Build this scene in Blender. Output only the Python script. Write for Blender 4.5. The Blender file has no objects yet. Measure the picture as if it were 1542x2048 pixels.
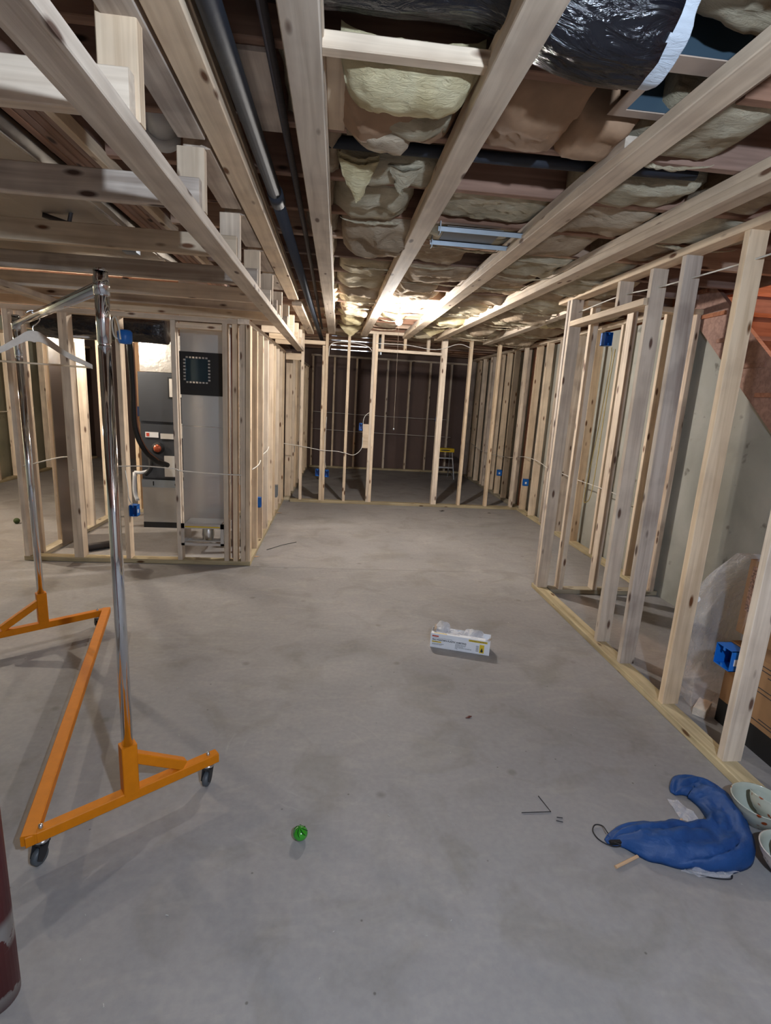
import bpy, bmesh, math, random
from mathutils import Vector, Matrix, noise
R = random.Random(7)
PI = math.pi
SC = bpy.context.scene
COL = SC.collection

# ------------------------------------------------------------------ camera
cam_d = bpy.data.cameras.new('camera')
cam = bpy.data.objects.new('camera', cam_d); COL.objects.link(cam)
cam_d.sensor_fit = 'HORIZONTAL'; cam_d.sensor_width = 36.0
cam_d.lens = 36.0 * 1039.3 / 1542.0
cam_d.clip_start = 0.02
_f = Vector((-0.0992, -0.9717, 0.2144)).normalized()       # camera's back axis in the room
_u = Vector((-0.0352, 0.2194, 0.9750)); _u = (_u - _f * _u.dot(_f)).normalized()
_r = _u.cross(_f)
cam.matrix_world = Matrix(((_r.x, _u.x, _f.x, 0), (_r.y, _u.y, _f.y, 0), (_r.z, _u.z, _f.z, 1.5), (0, 0, 0, 1)))
SC.camera = cam

# ------------------------------------------------------------------ world, exposure
w = bpy.data.worlds.new('world'); SC.world = w; w.use_nodes = True
w.node_tree.nodes['Background'].inputs[0].default_value = (0.5, 0.55, 0.65, 1)
w.node_tree.nodes['Background'].inputs[1].default_value = 0.02
SC.view_settings.view_transform = 'Standard'; SC.view_settings.look = 'None'
SC.view_settings.exposure = 0.10; SC.view_settings.gamma = 1.0
SC.view_settings.use_curve_mapping = False
BULB_FAR, BULB_NEAR, BULB_LEFT, BULB_FURN, BULB_STAIR = 1650.0, 1900.0, 1700.0, 450.0, 1000.0
SC.cycles.diffuse_bounces = 8; SC.cycles.max_bounces = 14; SC.cycles.transparent_max_bounces = 16
C_FAR, C_NEAR, C_LEFT, C_STAIR = (1.0, 0.95, 0.90), (0.69, 0.82, 1.0), (1.0, 0.88, 0.72), (1.0, 0.62, 0.42)

# ------------------------------------------------------------------ materials
MATS = {}
def newmat(name):
    m = bpy.data.materials.new(name); m.use_nodes = True
    nt = m.node_tree; b = nt.nodes['Principled BSDF']
    MATS[name] = m
    return m, nt, b
def plain(name, col, rough=0.6, metal=0.0, bump=0.0, bscale=200, var=0.0, **kw):
    m, nt, b = newmat(name)
    b.inputs['Base Color'].default_value = (*col, 1)
    b.inputs['Roughness'].default_value = rough; b.inputs['Metallic'].default_value = metal
    for k, v in kw.items(): b.inputs[k.replace('_', ' ')].default_value = v
    if bump or var:
        tc = nt.nodes.new('ShaderNodeTexCoord'); n = nt.nodes.new('ShaderNodeTexNoise')
        n.inputs['Scale'].default_value = bscale; n.inputs['Detail'].default_value = 4
        nt.links.new(tc.outputs['Object'], n.inputs['Vector'])
        if bump:
            bp = nt.nodes.new('ShaderNodeBump'); bp.inputs['Strength'].default_value = bump; bp.inputs['Distance'].default_value = 0.01
            nt.links.new(n.outputs['Fac'], bp.inputs['Height']); nt.links.new(bp.outputs['Normal'], b.inputs['Normal'])
        if var:
            r = nt.nodes.new('ShaderNodeValToRGB')
            r.color_ramp.elements[0].position = 0.3; r.color_ramp.elements[1].position = 0.7
            r.color_ramp.elements[0].color = (*[c * (1 - var) for c in col], 1)
            r.color_ramp.elements[1].color = (*[min(1, c * (1 + var)) for c in col], 1)
            nt.links.new(n.outputs['Fac'], r.inputs['Fac']); nt.links.new(r.outputs['Color'], b.inputs['Base Color'])
    return m
def ramp(nt, pts):
    r = nt.nodes.new('ShaderNodeValToRGB'); e = r.color_ramp.elements
    while len(e) < len(pts): e.new(0.5)
    for i, (p, c) in enumerate(pts):
        e[i].position = p; e[i].color = (*c, 1)
    return r
def wood(name, base, dark, knot, knots=True, rough=0.75, stain=0.0):
    """grain runs along the piece's own x axis"""
    m, nt, b = newmat(name); L = nt.links.new; N = nt.nodes.new
    tc = N('ShaderNodeTexCoord'); oi = N('ShaderNodeObjectInfo')
    off = N('ShaderNodeVectorMath'); off.operation = 'ADD'
    mul = N('ShaderNodeVectorMath'); mul.operation = 'SCALE'; mul.inputs[0].default_value = (37, 19, 53)
    L(oi.outputs['Random'], mul.inputs['Scale']); L(tc.outputs['Object'], off.inputs[0]); L(mul.outputs[0], off.inputs[1])
    mp = N('ShaderNodeMapping'); mp.inputs['Scale'].default_value = (1.1, 22, 22); L(off.outputs[0], mp.inputs['Vector'])
    n1 = N('ShaderNodeTexNoise'); n1.inputs['Scale'].default_value = 1.6; n1.inputs['Detail'].default_value = 6; n1.inputs['Distortion'].default_value = 0.6
    L(mp.outputs[0], n1.inputs['Vector'])
    r1 = ramp(nt, [(0.3, dark), (0.62, base)]); L(n1.outputs['Fac'], r1.inputs['Fac'])
    # knots
    mk = N('ShaderNodeMapping'); mk.inputs['Scale'].default_value = (4.2, 13, 13); L(off.outputs[0], mk.inputs['Vector'])
    v = N('ShaderNodeTexVoronoi'); v.inputs['Scale'].default_value = 1.0; v.inputs['Randomness'].default_value = 1.0
    L(mk.outputs[0], v.inputs['Vector'])
    rk = ramp(nt, [(0.09, (1, 1, 1)), (0.17, (0, 0, 0))]); L(v.outputs['Distance'], rk.inputs['Fac'])
    mixk = N('ShaderNodeMix'); mixk.data_type = 'RGBA'
    L(rk.outputs['Color'], mixk.inputs[0]); L(r1.outputs['Color'], mixk.inputs[6]); mixk.inputs[7].default_value = (*knot, 1)
    if not knots: mixk.inputs[0].default_value = 0; nt.links.remove(mixk.inputs[0].links[0])
    # per-board tone
    hs = N('ShaderNodeHueSaturation'); mr = N('ShaderNodeMapRange')
    mr.inputs[3].default_value = 0.82; mr.inputs[4].default_value = 1.12
    L(oi.outputs['Random'], mr.inputs[0]); L(mr.outputs[0], hs.inputs['Value']); L(mixk.outputs[2], hs.inputs['Color'])
    ms = N('ShaderNodeMath'); ms.operation = 'MULTIPLY'; ms.inputs[1].default_value = 7.31; L(oi.outputs['Random'], ms.inputs[0])
    fr = N('ShaderNodeMath'); fr.operation = 'FRACT'; L(ms.outputs[0], fr.inputs[0])
    mr2 = N('ShaderNodeMapRange'); mr2.inputs[3].default_value = 0.75; mr2.inputs[4].default_value = 1.15
    L(fr.outputs[0], mr2.inputs[0]); L(mr2.outputs[0], hs.inputs['Saturation'])
    last = hs.outputs['Color']
    # soft dirt
    n3 = N('ShaderNodeTexNoise'); n3.inputs['Scale'].default_value = 5; n3.inputs['Detail'].default_value = 3; L(off.outputs[0], n3.inputs['Vector'])
    r3 = ramp(nt, [(0.38, (0.72, 0.70, 0.70)), (0.55, (1, 1, 1))]); L(n3.outputs['Fac'], r3.inputs['Fac'])
    mm = N('ShaderNodeMix'); mm.data_type = 'RGBA'; mm.blend_type = 'MULTIPLY'; mm.inputs[0].default_value = 0.5 + stain
    L(last, mm.inputs[6]); L(r3.outputs['Color'], mm.inputs[7])
    L(mm.outputs[2], b.inputs['Base Color']); b.inputs['Roughness'].default_value = rough
    bp = N('ShaderNodeBump'); bp.inputs['Strength'].default_value = 0.25; bp.inputs['Distance'].default_value = 0.004
    L(n1.outputs['Fac'], bp.inputs['Height']); L(bp.outputs['Normal'], b.inputs['Normal'])
    return m
PINE = wood('pine', (0.80, 0.65, 0.48), (0.60, 0.46, 0.32), (0.15, 0.065, 0.03))
PINE_OLD = wood('weathered pine', (0.66, 0.55, 0.44), (0.42, 0.32, 0.24), (0.08, 0.035, 0.02), stain=0.4)
TREATED = wood('treated pine', (0.52, 0.44, 0.29), (0.34, 0.275, 0.165), (0.10, 0.05, 0.02))
JOIST = wood('brown joist', (0.36, 0.21, 0.145), (0.22, 0.12, 0.08), (0.05, 0.02, 0.01))
JOIST_TAN = wood('tan joist', (0.58, 0.40, 0.28), (0.40, 0.26, 0.18), (0.1, 0.04, 0.02))
STAIRW = wood('red brown stair board', (0.42, 0.19, 0.11), (0.28, 0.115, 0.065), (0.08, 0.02, 0.01), knots=False)
BEECH = wood('pale beech', (0.70, 0.55, 0.38), (0.60, 0.46, 0.30), (0.3, 0.2, 0.1), knots=False, rough=0.45)

def floor_mat():
    m, nt, b = newmat('floor concrete'); L = nt.links.new; N = nt.nodes.new
    tc = N('ShaderNodeTexCoord')
    def nz(scale, detail=5, dist=0.0, sc=(1, 1, 1), rough=0.55):
        mp = N('ShaderNodeMapping'); mp.inputs['Scale'].default_value = sc; L(tc.outputs['Object'], mp.inputs['Vector'])
        n = N('ShaderNodeTexNoise'); n.inputs['Scale'].default_value = scale; n.inputs['Detail'].default_value = detail
        n.inputs['Distortion'].default_value = dist; n.inputs['Roughness'].default_value = rough; L(mp.outputs[0], n.inputs['Vector']); return n
    a = nz(0.8, 6, 0.4); ra = ramp(nt, [(0.3, (0.236, 0.225, 0.222)), (0.7, (0.328, 0.314, 0.305))]); L(a.outputs['Fac'], ra.inputs['Fac'])
    def mul(src, fac, lo, hi, p0, p1, n):
        r = ramp(nt, [(p0, lo), (p1, hi)]); L(n.outputs[0], r.inputs['Fac'])
        x = N('ShaderNodeMix'); x.data_type = 'RGBA'; x.blend_type = 'MULTIPLY'; x.inputs[0].default_value = fac
        L(src, x.inputs[6]); L(r.outputs['Color'], x.inputs[7]); return x.outputs[2]
    c = ra.outputs['Color']
    c = mul(c, 1, (0.84, 0.83, 0.80), (1, 1, 1), 0.33, 0.50, nz(3.1, 4, 1.0))
    c = mul(c, 1, (1, 1, 1), (1.10, 1.09, 1.06), 0.52, 0.66, nz(2.2, 6, 2.2, (1, 2.6, 1)))
    c = mul(c, 1, (0.93, 0.93, 0.94), (1.03, 1.03, 1.02), 0.35, 0.65, nz(40, 3))
    # small drips and dots
    v = N('ShaderNodeTexVoronoi'); v.inputs['Scale'].default_value = 3.4; L(tc.outputs['Object'], v.inputs['Vector'])
    c = mul(c, 1, (0.74, 0.73, 0.70), (1, 1, 1), 0.035, 0.09, v)
    v2 = N('ShaderNodeTexVoronoi'); v2.inputs['Scale'].default_value = 9; L(tc.outputs['Object'], v2.inputs['Vector'])
    c = mul(c, 1, (0.5, 0.48, 0.46), (1, 1, 1), 0.022, 0.045, v2)
    # arc-shaped scuffs of a dragged foot around one point
    mp = N('ShaderNodeMapping'); mp.inputs['Location'].default_value = (0.02, -1.93, 0); L(tc.outputs['Object'], mp.inputs['Vector'])
    wv = N('ShaderNodeTexWave'); wv.wave_type = 'RINGS'; wv.rings_direction = 'Z'; wv.inputs['Scale'].default_value = 5.0
    wv.inputs['Distortion'].default_value = 3.0; wv.inputs['Detail'].default_value = 4; wv.inputs['Detail Scale'].default_value = 1.2; L(mp.outputs[0], wv.inputs['Vector'])
    rw = ramp(nt, [(0.93, (0, 0, 0)), (1.0, (1, 1, 1))]); L(wv.outputs['Fac'], rw.inputs['Fac'])
    ln = N('ShaderNodeVectorMath'); ln.operation = 'LENGTH'; L(mp.outputs[0], ln.inputs[0])
    rl = ramp(nt, [(0.12, (0, 0, 0)), (0.3, (1, 1, 1)), (0.62, (0, 0, 0))]); L(ln.outputs['Value'], rl.inputs['Fac'])
    nn = nz(4, 3, 0.5); rn = ramp(nt, [(0.52, (0, 0, 0)), (0.66, (1, 1, 1))]); L(nn.outputs['Fac'], rn.inputs['Fac'])
    m1 = N('ShaderNodeMath'); m1.operation = 'MULTIPLY'; L(rw.outputs['Color'], m1.inputs[0]); L(rl.outputs['Color'], m1.inputs[1])
    m2 = N('ShaderNodeMath'); m2.operation = 'MULTIPLY'; L(m1.outputs[0], m2.inputs[0]); L(rn.outputs['Color'], m2.inputs[1])
    m3 = N('ShaderNodeMath'); m3.operation = 'MULTIPLY'; m3.inputs[1].default_value = 0.20; L(m2.outputs[0], m3.inputs[0])
    x = N('ShaderNodeMix'); x.data_type = 'RGBA'; L(m3.outputs[0], x.inputs[0]); L(c, x.inputs[6]); x.inputs[7].default_value = (0.52, 0.50, 0.46, 1)
    L(x.outputs[2], b.inputs['Base Color'])
    n5 = nz(1.6, 4); r5 = ramp(nt, [(0.3, (0.55, 0.55, 0.55)), (0.7, (0.8, 0.8, 0.8))]); L(n5.outputs['Fac'], r5.inputs['Fac']); L(r5.outputs['Color'], b.inputs['Roughness'])
    bp = N('ShaderNodeBump'); bp.inputs['Strength'].default_value = 0.12; bp.inputs['Distance'].default_value = 0.004
    n6 = nz(60, 5); L(n6.outputs['Fac'], bp.inputs['Height']); L(bp.outputs['Normal'], b.inputs['Normal'])
    return m
FLOOR = floor_mat()
def wallcon(name, c0, c1):
    m, nt, b = newmat(name); L = nt.links.new; N = nt.nodes.new
    tc = N('ShaderNodeTexCoord')
    n = N('ShaderNodeTexNoise'); n.inputs['Scale'].default_value = 2.5; n.inputs['Detail'].default_value = 8; n.inputs['Distortion'].default_value = 0.5; L(tc.outputs['Object'], n.inputs['Vector'])
    r = ramp(nt, [(0.3, c0), (0.7, c1)]); L(n.outputs['Fac'], r.inputs['Fac'])
    n2 = N('ShaderNodeTexNoise'); n2.inputs['Scale'].default_value = 7; n2.inputs['Detail'].default_value = 6; L(tc.outputs['Object'], n2.inputs['Vector'])
    r2 = ramp(nt, [(0.27, (0.35, 0.33, 0.3)), (0.34, (1, 1, 1))]); L(n2.outputs['Fac'], r2.inputs['Fac'])
    x = N('ShaderNodeMix'); x.data_type = 'RGBA'; x.blend_type = 'MULTIPLY'; x.inputs[0].default_value = 0.8
    L(r.outputs['Color'], x.inputs[6]); L(r2.outputs['Color'], x.inputs[7]); L(x.outputs[2], b.inputs['Base Color'])
    b.inputs['Roughness'].default_value = 0.85
    bp = N('ShaderNodeBump'); bp.inputs['Strength'].default_value = 0.3; bp.inputs['Distance'].default_value = 0.01
    L(n2.outputs['Fac'], bp.inputs['Height']); L(bp.outputs['Normal'], b.inputs['Normal'])
    return m
CONC = wallcon('foundation concrete', (0.30, 0.30, 0.26), (0.44, 0.43, 0.38))
CONC_L = wallcon('pale foundation concrete', (0.42, 0.44, 0.33), (0.58, 0.58, 0.46))
BROWNWALL = plain('brown back wall sheathing', (0.125, 0.085, 0.075), 0.9, var=0.12, bscale=1.5)
PAINTWALL = plain('unseen wall', (0.45, 0.42, 0.38), 0.9, var=0.05, bscale=2)

def insul(name, c0, c1, c2, bscale=38, bstr=0.9):
    m, nt, b = newmat(name); L = nt.links.new; N = nt.nodes.new
    tc = N('ShaderNodeTexCoord'); oi = N('ShaderNodeObjectInfo')
    off = N('ShaderNodeVectorMath'); off.operation = 'ADD'
    mul = N('ShaderNodeVectorMath'); mul.operation = 'SCALE'; mul.inputs[0].default_value = (31, 17, 11)
    L(oi.outputs['Random'], mul.inputs['Scale']); L(tc.outputs['Object'], off.inputs[0]); L(mul.outputs[0], off.inputs[1])
    n = N('ShaderNodeTexNoise'); n.inputs['Scale'].default_value = 5; n.inputs['Detail'].default_value = 7; n.inputs['Distortion'].default_value = 0.8; L(off.outputs[0], n.inputs['Vector'])
    r = ramp(nt, [(0.3, c0), (0.52, c1), (0.72, c2)]); L(n.outputs['Fac'], r.inputs['Fac']); L(r.outputs['Color'], b.inputs['Base Color'])
    b.inputs['Roughness'].default_value = 1.0; b.inputs['Specular IOR Level'].default_value = 0.1
    mp = N('ShaderNodeMapping'); mp.inputs['Scale'].default_value = (0.35, 1, 1.3); L(off.outputs[0], mp.inputs['Vector'])
    n2 = N('ShaderNodeTexNoise'); n2.inputs['Scale'].default_value = bscale; n2.inputs['Detail'].default_value = 8; n2.inputs['Roughness'].default_value = 0.7; n2.inputs['Distortion'].default_value = 1.0; L(mp.outputs[0], n2.inputs['Vector'])
    bp = N('ShaderNodeBump'); bp.inputs['Strength'].default_value = bstr; bp.inputs['Distance'].default_value = 0.02
    L(n2.outputs['Fac'], bp.inputs['Height']); L(bp.outputs['Normal'], b.inputs['Normal'])
    return m
INS = insul('brown fiberglass', (0.36, 0.27, 0.185), (0.47, 0.37, 0.265), (0.60, 0.50, 0.37))
INS_OLIVE = insul('olive fiberglass', (0.40, 0.34, 0.23), (0.54, 0.47, 0.34), (0.72, 0.66, 0.50))
INS_YEL = insul('yellow fiberglass', (0.54, 0.44, 0.24), (0.72, 0.62, 0.38), (0.86, 0.79, 0.54), 60, 0.8)
INS_LIT_EDGE = insul('bulb-lit torn fiberglass', (0.46, 0.38, 0.26), (0.60, 0.52, 0.37), (0.76, 0.69, 0.52), 60, 0.8)  # paler than the olive batts; bulb-lit edge put into the colour
INS_WHITE = insul('white fiberglass', (0.40, 0.44, 0.50), (0.55, 0.60, 0.66), (0.7, 0.73, 0.78), 50, 0.6)
KRAFT = plain('kraft facing', (0.34, 0.21, 0.125), 0.8, bump=0.3, bscale=14, var=0.15)

def foil(name, col, rough, s1=30, strength=0.5, metal=1.0):
    m, nt, b = newmat(name); L = nt.links.new; N = nt.nodes.new
    b.inputs['Base Color'].default_value = (*col, 1); b.inputs['Metallic'].default_value = metal; b.inputs['Roughness'].default_value = rough
    tc = N('ShaderNodeTexCoord'); n = N('ShaderNodeTexNoise'); n.inputs['Scale'].default_value = s1; n.inputs['Detail'].default_value = 3
    L(tc.outputs['Object'], n.inputs['Vector']); bp = N('ShaderNodeBump'); bp.inputs['Strength'].default_value = strength; bp.inputs['Distance'].default_value = 0.01
    L(n.outputs['Fac'], bp.inputs['Height']); L(bp.outputs['Normal'], b.inputs['Normal']); return m
FOIL = foil('foil wrap', (0.78, 0.77, 0.75), 0.32, 14, 0.5)
JACKET = foil('dull duct jacket', (0.42, 0.38, 0.33), 0.5, 6, 0.6)
GALV = foil('galvanized steel', (0.66, 0.67, 0.68), 0.34, 5, 0.12)
GALV_BLUE = foil('zinc steel', (0.42, 0.48, 0.54), 0.42, 20, 0.1, 0.85)
BOOTM = foil('blue-grey boot steel', (0.07, 0.115, 0.155), 0.4, 5, 0.1, 0.5)
TAN = plain('tan duct board', (0.42, 0.32, 0.25), 0.8, var=0.08, bscale=12)
BUBBLE = foil('bubble foil', (0.75, 0.75, 0.75), 0.3, 120, 0.9)
DARKSHEET = foil('dull sheet metal', (0.36, 0.31, 0.28), 0.30, 4, 0.1)
CHROME = plain('chrome', (0.80, 0.82, 0.85), 0.07, 1.0)
ORANGE = plain('orange powder coat', (0.62, 0.19, 0.003), 0.5, 0.0, var=0.06, bscale=30, Specular_IOR_Level=0.22)
RUBBER = plain('black rubber', (0.02, 0.02, 0.022), 0.6)
WHEEL = plain('grey rubber wheel', (0.07, 0.08, 0.09), 0.5)
STEEL = plain('bright steel', (0.7, 0.7, 0.7), 0.25, 1.0)
def blackplastic():
    m, nt, b = newmat('wrinkled black film'); L = nt.links.new; N = nt.nodes.new
    b.inputs['Base Color'].default_value = (0.008, 0.008, 0.011, 1); b.inputs['Roughness'].default_value = 0.16
    tc = N('ShaderNodeTexCoord'); mp = N('ShaderNodeMapping'); mp.inputs['Scale'].default_value = (9, 30, 9); L(tc.outputs['Object'], mp.inputs['Vector'])
    n = N('ShaderNodeTexNoise'); n.inputs['Scale'].default_value = 1.0; n.inputs['Detail'].default_value = 6; n.inputs['Distortion'].default_value = 1.5; L(mp.outputs[0], n.inputs['Vector'])
    bp = N('ShaderNodeBump'); bp.inputs['Strength'].default_value = 0.85; bp.inputs['Distance'].default_value = 0.02
    L(n.outputs['Fac'], bp.inputs['Height']); L(bp.outputs['Normal'], b.inputs['Normal']); return m
FILM = blackplastic()
BLACKPIPE = plain('black drain pipe', (0.020, 0.025, 0.036), 0.62, bump=0.1, bscale=30)
RUSTPIPE = plain('dark iron pipe', (0.035, 0.027, 0.027), 0.6, bump=0.2, bscale=60)
REDPIPE = plain('brown red iron pipe', (0.12, 0.03, 0.02), 0.5)
PVC = plain('white pvc', (0.62, 0.64, 0.66), 0.35)
CABLE = plain('white cable jacket', (0.74, 0.72, 0.66), 0.5)
CABLE_Y = plain('yellow cable jacket', (0.62, 0.46, 0.16), 0.5)
CABLE_BR = plain('brown control wire', (0.18, 0.07, 0.04), 0.5)
BLUE = plain('blue plastic box', (0.006, 0.13, 0.50), 0.4)
BLUE_SHADED = plain('blue plastic shaded inside', (0.004, 0.045, 0.20), 0.5)  # darker copy of the box blue; interior shade put into the colour
GREYBOX = plain('grey metal box', (0.25, 0.27, 0.28), 0.5, 0.6)
WHITE = plain('white print', (0.75, 0.75, 0.75), 0.6)
PAPER = plain('label paper', (0.50, 0.48, 0.45), 0.7)
DARK = plain('dark print', (0.03, 0.03, 0.035), 0.7)
BLACK = plain('matte black', (0.004, 0.004, 0.005), 0.65)
FURN = plain('furnace charcoal enamel', (0.042, 0.046, 0.054), 0.42, var=0.1, bscale=3)
YELLOW = plain('yellow plastic', (0.72, 0.50, 0.01), 0.45)
INKYEL = plain('yellow print', (0.78, 0.56, 0.04), 0.6)
INKRED = plain('red print', (0.55, 0.06, 0.03), 0.6)
ALU = plain('aluminium', (0.62, 0.65, 0.70), 0.38, 0.85)
CARD = plain('white carton', (0.84, 0.86, 0.90), 0.6, var=0.03, bscale=20)
CARD_IN = plain('carton inside', (0.42, 0.33, 0.25), 0.8)
KRAFTBOX = plain('corrugated cardboard', (0.30, 0.165, 0.075), 0.8, var=0.08, bscale=12)
def clear(name, col, alpha_mix, rough=0.15):
    m, nt, b = newmat(name); L = nt.links.new; N = nt.nodes.new
    b.inputs['Base Color'].default_value = (*col, 1); b.inputs['Roughness'].default_value = rough
    tc = N('ShaderNodeTexCoord'); n = N('ShaderNodeTexNoise'); n.inputs['Scale'].default_value = 12; n.inputs['Detail'].default_value = 5; n.inputs['Distortion'].default_value = 1.5
    L(tc.outputs['Object'], n.inputs['Vector']); bp = N('ShaderNodeBump'); bp.inputs['Strength'].default_value = 0.8; bp.inputs['Distance'].default_value = 0.02
    L(n.outputs['Fac'], bp.inputs['Height']); L(bp.outputs['Normal'], b.inputs['Normal'])
    tr = N('ShaderNodeBsdfTransparent'); mx = N('ShaderNodeMixShader'); lw = N('ShaderNodeLayerWeight'); lw.inputs['Blend'].default_value = 0.35
    L(bp.outputs['Normal'], lw.inputs['Normal']); mr = N('ShaderNodeMapRange'); mr.inputs[3].default_value = alpha_mix * .55; mr.inputs[4].default_value = min(1, alpha_mix * 2.6); L(lw.outputs['Facing'], mr.inputs[0]); L(mr.outputs[0], mx.inputs[0])
    L(tr.outputs[0], mx.inputs[1]); L(b.outputs[0], mx.inputs[2]); L(mx.outputs[0], nt.nodes['Material Output'].inputs['Surface']); return m
CLEAR = clear('clear plastic sheet', (0.85, 0.85, 0.90), 0.22, 0.09)
GAUZE = clear('thin plastic film', (0.8, 0.81, 0.85), 0.62, 0.3)
GREEN = plain('green glass', (0.03, 0.30, 0.015), 0.12, Coat_Weight=0.6)
GREEN_D = plain('dark green pattern', (0.008, 0.07, 0.01), 0.2)
NYLON = plain('blue nylon', (0.004, 0.05, 0.19), 0.6, bump=0.8, bscale=16, var=0.10)
CORD = plain('black cord', (0.008, 0.008, 0.012), 0.6)
STICK = plain('wood stick', (0.52, 0.34, 0.20), 0.6)
REDPAINT = None
def redpaint():
    m, nt, b = newmat('worn red paint'); L = nt.links.new; N = nt.nodes.new
    tc = N('ShaderNodeTexCoord'); n = N('ShaderNodeTexNoise'); n.inputs['Scale'].default_value = 26; n.inputs['Detail'].default_value = 8; L(tc.outputs['Object'], n.inputs['Vector'])
    sx = N('ShaderNodeSeparateXYZ'); L(tc.outputs['Object'], sx.inputs[0])
    # white ring of drywall compound low on the post, flaked band at the foot
    r1 = ramp(nt, [(0.0, (0.3, 0.3, 0.3)), (0.035, (0.95, 0.95, 0.95)), (0.05, (0, 0, 0)), (0.155, (0, 0, 0)), (0.175, (1, 1, 1)), (0.225, (1, 1, 1)), (0.25, (0, 0, 0))])
    L(sx.outputs['Z'], r1.inputs['Fac'])
    ad = N('ShaderNodeMath'); ad.operation = 'MULTIPLY'; L(r1.outputs['Color'], ad.inputs[0])
    r2 = ramp(nt, [(0.44, (0, 0, 0)), (0.47, (1, 1, 1))]); L(n.outputs['Fac'], r2.inputs['Fac']); L(r2.outputs['Color'], ad.inputs[1])
    x = N('ShaderNodeMix'); x.data_type = 'RGBA'; L(ad.outputs[0], x.inputs[0])
    x.inputs[6].default_value = (0.14, 0.012, 0.014, 1); x.inputs[7].default_value = (0.50, 0.50, 0.50, 1)
    L(x.outputs[2], b.inputs['Base Color']); b.inputs['Roughness'].default_value = 0.5; return m
REDPAINT = redpaint()
def bowlmat(name, base, spot):
    m, nt, b = newmat(name); L = nt.links.new; N = nt.nodes.new
    tc = N('ShaderNodeTexCoord'); v = N('ShaderNodeTexVoronoi'); v.inputs['Scale'].default_value = 26; v.inputs['Randomness'].default_value = 0.9; L(tc.outputs['Object'], v.inputs['Vector'])
    n = N('ShaderNodeTexNoise'); n.inputs['Scale'].default_value = 22; L(tc.outputs['Object'], n.inputs['Vector'])
    r = ramp(nt, [(0.22, (1, 1, 1)), (0.30, (0, 0, 0))]); L(v.outputs['Distance'], r.inputs['Fac'])
    r2 = ramp(nt, [(0.46, (0, 0, 0)), (0.52, (1, 1, 1))]); L(n.outputs['Fac'], r2.inputs['Fac'])
    mu = N('ShaderNodeMath'); mu.operation = 'MULTIPLY'; L(r.outputs['Color'], mu.inputs[0]); L(r2.outputs['Color'], mu.inputs[1])
    x = N('ShaderNodeMix'); x.data_type = 'RGBA'; L(mu.outputs[0], x.inputs[0]); x.inputs[6].default_value = (*base, 1); x.inputs[7].default_value = (*spot, 1)
    L(x.outputs[2], b.inputs['Base Color']); b.inputs['Roughness'].default_value = 0.12; return m
CERAMIC = plain('celadon glaze', (0.42, 0.46, 0.40), 0.1)
CERAMIC_P = bowlmat('painted glaze', (0.45, 0.47, 0.41), (0.26, 0.055, 0.015))
CERAMIC_W = bowlmat('white painted glaze', (0.50, 0.47, 0.46), (0.14, 0.10, 0.10))
def emit(name, col, s):
    m = bpy.data.materials.new(name); m.use_nodes = True; nt = m.node_tree; nt.nodes.remove(nt.nodes['Principled BSDF'])
    e = nt.nodes.new('ShaderNodeEmission'); e.inputs[0].default_value = (*col, 1); e.inputs[1].default_value = s
    nt.links.new(e.outputs[0], nt.nodes['Material Output'].inputs['Surface']); return m

# ------------------------------------------------------------------ object helpers
BASE = {}
def put(o, mat=None, parent=None, local=False):
    COL.objects.link(o)
    if mat and not o.data.materials: o.data.materials.append(mat)
    if parent is not None:
        o.parent = parent
        if not local: o.location = o.location - BASE[parent.name]
        BASE[o.name] = Vector(o.location) + BASE.get(parent.name, Vector())
    else: BASE[o.name] = Vector(o.location)
    return o
def thing(name, label, cat, loc=(0, 0, 0), rot=(0, 0, 0), group=None, kind=None):
    o = bpy.data.objects.new(name, None); COL.objects.link(o); o.empty_display_size = 0.05
    o.location = loc; o.rotation_euler = rot; BASE[o.name] = Vector(loc)
    if label: o['label'] = label
    if cat: o['category'] = cat
    if group: o['group'] = group
    if kind: o['kind'] = kind
    return o
def tag(o, label, cat, group=None, kind=None):
    if label: o['label'] = label
    if cat: o['category'] = cat
    if group: o['group'] = group
    if kind: o['kind'] = kind
    return o
def mk(name, verts, faces, mat, parent=None, local=False, loc=None, smooth=False):
    me = bpy.data.meshes.new(name)
    o = Vector(loc) if loc is not None else Vector((0, 0, 0))
    me.from_pydata([Vector(v) - o for v in verts], [], faces); me.update()
    if smooth: me.shade_smooth()
    ob = bpy.data.objects.new(name, me); ob.location = o
    return put(ob, mat, parent, local)
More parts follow.
